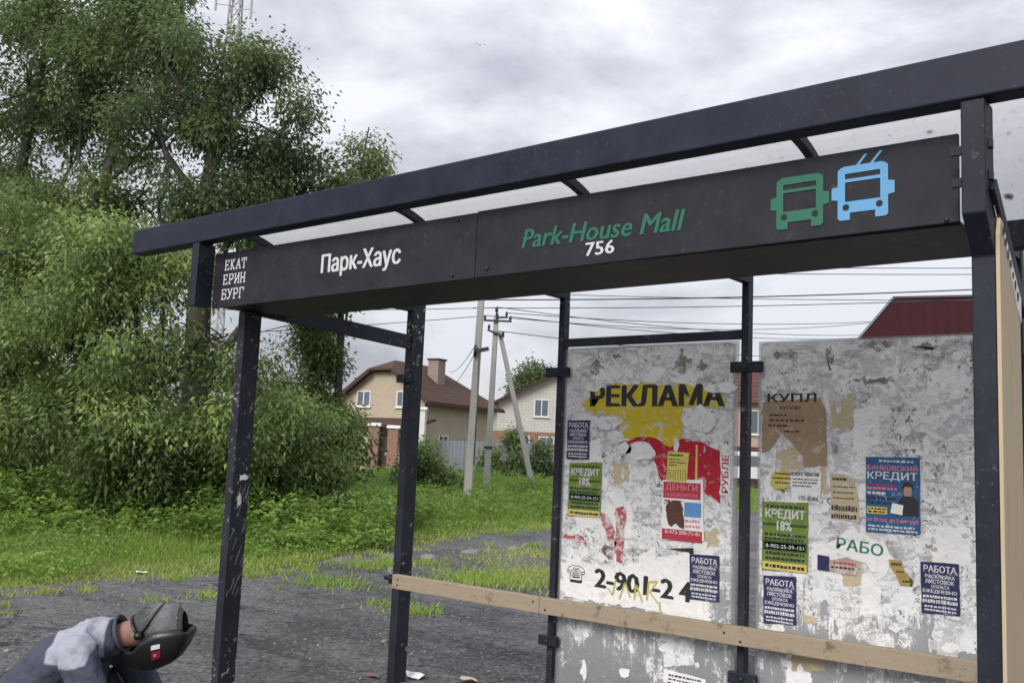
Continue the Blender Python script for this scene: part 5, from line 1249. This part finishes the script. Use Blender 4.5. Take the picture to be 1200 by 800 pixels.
# ------------------------------------------------------------------ the crouching welder
PX, PY = V(-1.90, 4.5)
PG = -.15
HS = .87
def hd(v):
    v = Vector(v); p = Vector((.19, 0, .70 + .15)); return p + (v - p) * HS
PE = empty('person', (PX, PY, PG), YAW)
tag(PE, 'person crouching in a grey jacket and black welding mask beside the left post', 'person')
ZO = .15
def Z(p): return Vector((p[0], p[1], p[2] + ZO))
def remesh(mb, name, mats, parent, voxel=.011, smooth=6, assign=None):
    me = mb.mesh('tmp_body')
    bm = bmesh.new(); bm.from_mesh(me); bmesh.ops.recalc_face_normals(bm, faces=bm.faces); bm.to_mesh(me); bm.free()
    o = bpy.data.objects.new('tmp_body', me); COL.objects.link(o)
    m = o.modifiers.new('r', 'REMESH'); m.mode = 'VOXEL'; m.voxel_size = voxel; m.use_smooth_shade = True
    s = o.modifiers.new('s', 'SMOOTH'); s.factor = .5; s.iterations = smooth
    dg = bpy.context.evaluated_depsgraph_get(); dg.update()
    nm = bpy.data.meshes.new_from_object(o.evaluated_get(dg)); nm.name = name
    bpy.data.objects.remove(o); bpy.data.meshes.remove(me)
    for p in nm.polygons: p.use_smooth = True
    nm.materials.clear()
    r_ = link(name, nm, mats, parent)
    if assign:
        for p in nm.polygons: p.material_index = assign(p.center)
    return r_
def limb(mb, pts, rads, n=12, flat=1.0):
    """tapered tube through pts with spherical-ish ends"""
    pts = [Z(p) for p in pts]; mb.tube(pts, list(rads), n)
M_SKIN = plain('skin', (.27, .145, .108), .65, .3, 45, bump=.5); M_HAIR = plain('grey_hair', (.055, .055, .058), .8, .5, 70, bump=.8)
M_JACKET = plain('slate_jacket', (.060, .066, .092), .85, .25, 14, bump=.5); M_YOKE = plain('pale_grey_yoke', (.30, .31, .37), .85, .15, 14, bump=.5)
M_TROUSER = plain('dark_trousers', (.035, .038, .05), .9, .25, 14, bump=.5); M_MASK = plain('black_mask_plastic', (.012, .012, .013), .35, .2, 20)
M_BOOT = plain('boot_leather', (.02, .018, .016), .6)
lat = Vector((0, 1, 0))
def ring(c, a, b, tilt):
    """ellipse: half width a across the body (y), half depth b, section plane tilted"""
    return (Z(c), Vector((0, a, 0)), Vector((-math.sin(tilt) * b, 0, math.cos(tilt) * b)))
HC = Vector((.350, 0, .742)); CA = R(10)
crown = Vector((math.cos(CA), 0, math.sin(CA))); face = Vector((math.sin(CA), 0, -math.cos(CA)))
def head_ring(t, a, b, off=0.0):
    return (Z(HC + crown * t + face * off), Vector((0, a, 0)), face * b)
# body: one continuous skin surface, head to feet
SP = [(-.36, .22, .165, .125, .95), (-.26, .375, .170, .125, .80), (-.125, .535, .185, .125, .55), (-.005, .610, .190, .118, .30), (.065, .655, .17, .105, .15), (.12, .685, .10, .075, .25)]
mb = MB()
mb.loft([ring((x, 0, z), a * .68, b * .55, t) for x, z, a, b, t in SP], 18)
mb.loft([ring((.10, 0, .66), .055, .055, .3), ring((.18, 0, .695), .058, .062, .3), ring((.29, 0, .725), .062, .070, .2)], 14)
k_head = len(mb.v)
mb.loft([head_ring(-.118, .030, .030, .055), head_ring(-.095, .052, .062, .030), head_ring(-.05, .066, .082, .012), head_ring(0, .074, .095, 0), head_ring(.05, .073, .093, -.004), head_ring(.085, .058, .074, -.006), head_ring(.108, .030, .040, -.006)], 18)
mb.loft([(Z(HC + face * .088 + crown * t), Vector((0, w, 0)), face * d) for t, w, d in ((.015, .006, .010), (-.015, .012, .022), (-.035, .016, .028), (-.045, .008, .012))], 8)  # nose
for s in (-1, 1):
    mb.loft([(Z(HC + crown * (t - .062) + face * .034 + Vector((0, s * .070, 0))), Vector((0, .011, 0)), face * d) for t, d in ((-.030, .010), (-.018, .020), (.004, .024), (.022, .020), (.030, .010))], 8)  # ears
mb.v[k_head:] = [tuple(hd(q)) for q in mb.v[k_head:]]
for s in (-1, 1):
    sh = (.045, s * .165, .625); el = (.20, s * .27, .42); wr = (.40, s * .13, .30)
    limb(mb, [sh, el], [.050, .042]); limb(mb, [el, wr], [.044, .030])
    # hand gripping a rod: palm and five fingers
    pm = (.455, s * .105, .285); limb(mb, [wr, (.43, s * .115, .292), pm], [.028, .036, .038], 10)
    for k, (l, yy, zz_) in enumerate(((.062, -.028, .010), (.070, -.010, .012), (.066, .008, .010), (.054, .025, .004))):
        b0 = (pm[0] + .018, pm[1] + s * yy, pm[2] + zz_); b1 = (b0[0] + l * .62, b0[1] - s * .004, b0[2] + .002); b2 = (b1[0] + l * .10, b1[1], b1[2] - l * .45); b3 = (b2[0] - l * .30, b2[1], b2[2] - l * .22)
        limb(mb, [b0, b1, b2, b3], [.0105, .0098, .009, .0075], 8)
    t0 = (pm[0] - .01, pm[1] - s * .034, pm[2] - .005); t1 = (t0[0] + .03, t0[1] - s * .016, t0[2] - .018); t2 = (t1[0] + .028, t1[1] + s * .012, t1[2] - .016)
    limb(mb, [t0, t1, t2], [.013, .011, .009], 8)
    hp = (-.34, s * .10, .21); kn = (.08, s * .23, .43); an = (-.20, s * .20, .08)
    limb(mb, [hp, kn], [.082, .062]); limb(mb, [kn, an], [.058, .038]); limb(mb, [an, (-.10, s * .21, .045), (.02, s * .22, .035)], [.04, .042, .03])
remesh(mb, 'body', M_SKIN, PE, .009, 4)
# jacket
mb = MB()
mb.loft([ring((x, 0, z), a * 1.14, b * 1.14, t) for x, z, a, b, t in [(-.40, .15, .17, .135, 1.05)] + SP[:5]], 20)
mb.loft([ring((x, 0, z), a * .95, b * 1.1, t) for x, z, a, b, t in ((-.18, .38, .165, .12, .6), (-.05, .47, .175, .13, .4), (.06, .56, .16, .11, .2))], 18)
mb.loft([ring((.02, 0, .650), .15, .105, .0), ring((.08, 0, .672), .118, .098, .25), ring((.135, 0, .690), .092, .090, .35), ring((.155, 0, .697), .084, .084, .35)], 18)
for s in (-1, 1):
    limb(mb, [(.0, s * .12, .640), (.055, s * .185, .632), (.10, s * .225, .56), (.20, s * .275, .42)], [.092, .090, .078, .066])
    limb(mb, [(.20, s * .275, .42), (.30, s * .205, .355), (.385, s * .14, .305)], [.066, .054, .045])
def yoke(c):
    x, z = c.x, c.z - ZO
    if x > .125: return 0
    lim = -.075 + .05 * math.sin(c.y * 9 + 1)
    return 1 if (x > lim and z > .585 + .10 * max(0, abs(c.y) - .12) + .25 * max(0, x - .05) and z + x * .1 > .585) else 0
def jacket_mat():
    t = NT('jacket_cloth'); o = t.obj(); sx = t.n('ShaderNodeSeparateXYZ', {0: o}); x_, z_ = sx.outputs[0], sx.outputs[2]
    wv = t.math('MULTIPLY', t.math('SUBTRACT', t.noise(o, 7, 3), .5), .05)
    a = t.ramp(t.math('ADD', t.math('ADD', x_, wv), .5), [(.408, 0.0), (.416, 1.0)])
    lim = t.math('ADD', .745, t.math('MULTIPLY', t.math('MAXIMUM', t.math('SUBTRACT', x_, .05), 0.0), .25))
    b = t.ramp(t.math('ADD', t.math('SUBTRACT', t.math('ADD', z_, wv), lim), .5), [(.496, 0.0), (.504, 1.0)])
    c_ = t.ramp(x_, [(.118, 1.0), (.124, 0.0)])
    m_ = t.math('MULTIPLY', t.math('MULTIPLY', a, b), c_)
    nz = t.noise(o, 16, 6, .7); wz = t.noise(o, 160, 3, .6)
    dk = t.mix(nz, (.050, .056, .080), (.095, .102, .135)); lt = t.mix(nz, (.30, .31, .37), (.43, .44, .50))
    return t.done(t.pbsdf(t.mix(m_, dk, lt), .9, t.math('ADD', t.math('MULTIPLY', nz, 1.0), t.math('MULTIPLY', wz, .25)), .8, .02, spec=.2))
jk = remesh(mb, 'jacket', jacket_mat(), PE, .011, 5)
tx_ = bpy.data.textures.new('folds', 'CLOUDS'); tx_.noise_scale = .07
dm = jk.modifiers.new('folds', 'DISPLACE'); dm.texture = tx_; dm.strength = .034; dm.mid_level = .5; dm.texture_coords = 'LOCAL'
# collar
mb = MB(); cs = []
for t, g_ in ((0, 0), (.035, .004), (.05, -.004)):
    cs.append((Z((.120 + t * .95, 0, .686 + t * .32)), Vector((0, .082 - g_ * 2, 0)), Vector((-.32, 0, .95)) * (.083 - g_ * 2)))
vv = []; n = 20
for c, a, b in cs: vv += [c + a * math.cos(6.2832 * j / n) + b * math.sin(6.2832 * j / n) for j in range(n)]
mb.sm = True; mb.add(vv, [(i * n + j, i * n + (j + 1) % n, (i + 1) * n + (j + 1) % n, (i + 1) * n + j) for i in range(2) for j in range(n)])
col_ = mb.build('collar', M_JACKET, PE); sm_ = col_.modifiers.new('s', 'SOLIDIFY'); sm_.thickness = .012
# trousers and boots
mb = MB()
mb.loft([ring((-.40, 0, .13), .15, .12, 1.1), ring((-.365, 0, .21), .178, .138, .95), ring((-.30, 0, .31), .172, .130, .85)], 18)
for s in (-1, 1):
    limb(mb, [(-.36, s * .09, .20), (-.15, s * .17, .33), (.08, s * .232, .432)], [.112, .098, .078]); limb(mb, [(.08, s * .232, .432), (-.06, s * .215, .25), (-.19, s * .20, .10)], [.078, .068, .058])
remesh(mb, 'trousers', M_TROUSER, PE, .012, 4)
for s in (-1, 1):
    mb = MB(); mb.loft([(Z((x, s * .21, zc)), Vector((0, w, 0)), Vector((0, 0, h))) for x, zc, w, h in ((-.29, .045 - .15 + .15 * 0 - .0, .03, .035), (-.25, -.08 + .0, .042, .065), (-.17, -.075, .045, .07), (-.08, -.09, .05, .055), (.03, -.105, .048, .04), (.08, -.11, .03, .025))] if False else
                        [(Vector((x, s * .21, zc)), Vector((0, w, 0)), Vector((0, 0, h))) for x, zc, w, h in ((-.29, .06, .028, .05), (-.25, .085, .044, .085), (-.17, .10, .05, .10), (-.08, .07, .052, .07), (.03, .05, .05, .05), (.075, .04, .03, .035))], 14)
    # raise the shin to the boot: boots stand on the ground
    mb.build('boot', M_BOOT, PE)
def Zh(p): return hd(Z(p))
# hair over the back of the head, which faces up
def hair_pt(i, j, n=16, m=22):
    t = i / n; ph = math.pi * (j / m) * 1.16 - .08 * math.pi        # along the head, across it
    x_ = -.130 + .272 * t; prof = max(0.0, 1 - abs((t - .52) / .56) ** 2.6) ** .5
    k = 1 + .06 * noise.noise(Vector((t * 7, ph * 3, 1)))
    w, h = .086 * prof * k, .121 * prof * k
    return Zh(HC + crown * x_ + Vector((0, math.cos(ph) * w, 0)) - face * (math.sin(ph) * h - .006))
n, m = 16, 22
mb = MB(); mb.sm = True
mb.add([hair_pt(i, j) for i in range(n + 1) for j in range(m + 1)], [(i * (m + 1) + j, i * (m + 1) + j + 1, (i + 1) * (m + 1) + j + 1, (i + 1) * (m + 1) + j) for i in range(n) for j in range(m)])
hr = mb.build('hair', M_HAIR, PE); sd_ = hr.modifiers.new('s', 'SUBSURF'); sd_.levels = sd_.render_levels = 1
mb = MB(); rg = random.Random(9)
for i in range(9000):
    a_, b_ = rg.uniform(1, n - 1.2), rg.uniform(.2, m - 1.2); p = hair_pt(a_, b_); q = hair_pt(a_ - rg.uniform(.6, 1.6), b_ + rg.uniform(-1.1, 1.1)); s_ = hair_pt(a_, b_ + .4)
    nr = ((q - p).cross(s_ - p)); 
    if nr.length < 1e-9: continue
    nr.normalize()
    if nr.dot(p - Zh(HC)) < 0: nr = -nr
    w = (q - p).cross(nr).normalized() * .0009
    mb.cur = 0 if a_ + rg.uniform(-2, 2) > 7.5 else 1
    p = p + nr * .001
    mb.add([p - w, p + w, q + nr * rg.uniform(.002, .012)], [(0, 1, 2)])
o = mb.build('hair_strands', [plain('silver_hair', (.26, .26, .27), .6), plain('dark_grey_hair', (.085, .085, .09), .6)], hr); o['kind'] = 'stuff'
# welding mask: rounded bowl under the down-turned face, closed at chin and brow
ST = [(.196, .085, .050, 40), (.204, .135, .078, 52), (.222, .172, .094, 60), (.26, .195, .104, 66), (.31, .200, .110, 84), (.37, .186, .112, 92), (.43, .158, .110, 94), (.475, .120, .104, 96), (.505, .072, .094, 98), (.521, .020, .080, 100), (.526, -.022, .066, 100)]
def mask_pt(u, t):
    k = t * (len(ST) - 1); i = min(int(k), len(ST) - 2); f_ = k - i
    x_, dp, wy, pm_ = [ST[i][q] * (1 - f_) + ST[i + 1][q] * f_ for q in range(4)]
    ph = R(u * pm_); sn, cs = math.sin(ph), math.cos(ph)
    sq = lambda v, e_: math.copysign(abs(v) ** e_, v)
    return Zh((x_, sq(sn, .82) * wy, .722 - sq(cs, .80) * dp + .004 * t))
nu, ntt = 24, 20
mb = MB(); mb.sm = True
mb.add([mask_pt(-1 + 2 * i / nu, j / ntt) for j in range(ntt + 1) for i in range(nu + 1)], [(j * (nu + 1) + i, j * (nu + 1) + i + 1, (j + 1) * (nu + 1) + i + 1, (j + 1) * (nu + 1) + i) for j in range(ntt) for i in range(nu)])
mb.add([Zh((.200, 0, .665))] + [mask_pt(-1 + 2 * i / nu, 0) for i in range(nu + 1)], [(0, i + 2, i + 1) for i in range(nu)])
mk = mb.build('welding_mask', M_MASK, PE, fix=True); so = mk.modifiers.new('s', 'SOLIDIFY'); so.thickness = .005; so.offset = 1
mb = MB(); mb.tube([mask_pt(-1, j / ntt) for j in range(ntt + 1)] + [mask_pt(-1 + 2 * i / nu, 1) for i in range(1, nu)] + [mask_pt(1, 1 - j / ntt) for j in range(ntt + 1)], .005, 6); mb.build('rim', M_MASK, mk)
mb = MB(); mb.add([mask_pt(a_, b_) + Vector((.006, 0, -.008)) for a_, b_ in ((-.3, .55), (.3, .55), (.3, .70), (-.3, .70))], [(0, 1, 2, 3)]); mb.build('viewing_glass', M_GLASS, mk)
def over(xo, zlow, lift, name, x_shift):
    mb = MB()
    mb.tube([Zh((xo + x_shift * math.sin(t), .100 * math.cos(t), zlow + lift * math.sin(t))) for t in [math.pi * k / 16 for k in range(17)]], .007, 6); mb.build(name, M_MASK, mk)
over(.290, .715, .152, 'head_strap', .085); over(.275, .72, .075, 'headband', -.060)
for s in (-1, 1):
    mb = MB(); mb.tube([Zh((.285, s * .088, .712)), Zh((.285, s * .122, .712))], [.019, .016], 12); mb.build('knob', M_MASK, mk)
def sticker(u0, u1, t0, t1, m_, off, name):
    mb = MB(); k = 5
    q = [[mask_pt(u0 + (u1 - u0) * i / k, t0 + (t1 - t0) * j / k) for i in range(k + 1)] for j in range(k + 1)]
    nn = Vector((0, -1, -.25)) * off
    mb.add([p + nn for row in q for p in row], [(j * (k + 1) + i, j * (k + 1) + i + 1, (j + 1) * (k + 1) + i + 1, (j + 1) * (k + 1) + i) for j in range(k) for i in range(k)])
    return mb.build(name, m_, mk)
M_STK = plain('red_sticker', (.24, .012, .035), .4)
sticker(-.74, -.56, .49, .565, M_STK, .009, 'sticker'); sticker(-.86, -.78, .485, .56, M_WHITE_PRINT, .009, 'sticker'); sticker(-.69, -.63, .51, .53, M_PINK_PRINT, .0105, 'sticker')
# tools in the hands and at the post foot
tx0, ty0 = V(-1.38, 4.42)
WE = empty('electrode_holder', (tx0, ty0, PG), YAW); tag(WE, 'welding electrode holder in the crouching person\'s near hand', 'tool')
mb = MB(); mb.tube([(-.10, -.03, .40), (.02, -.03, .40)], [.016, .013], 8); mb.build('handle', M_INSUL, WE)
mb = MB(); mb.tube([(.02, -.03, .40), (.16, .0, .16)], .003, 6); mb.build('electrode', M_STONE, WE)
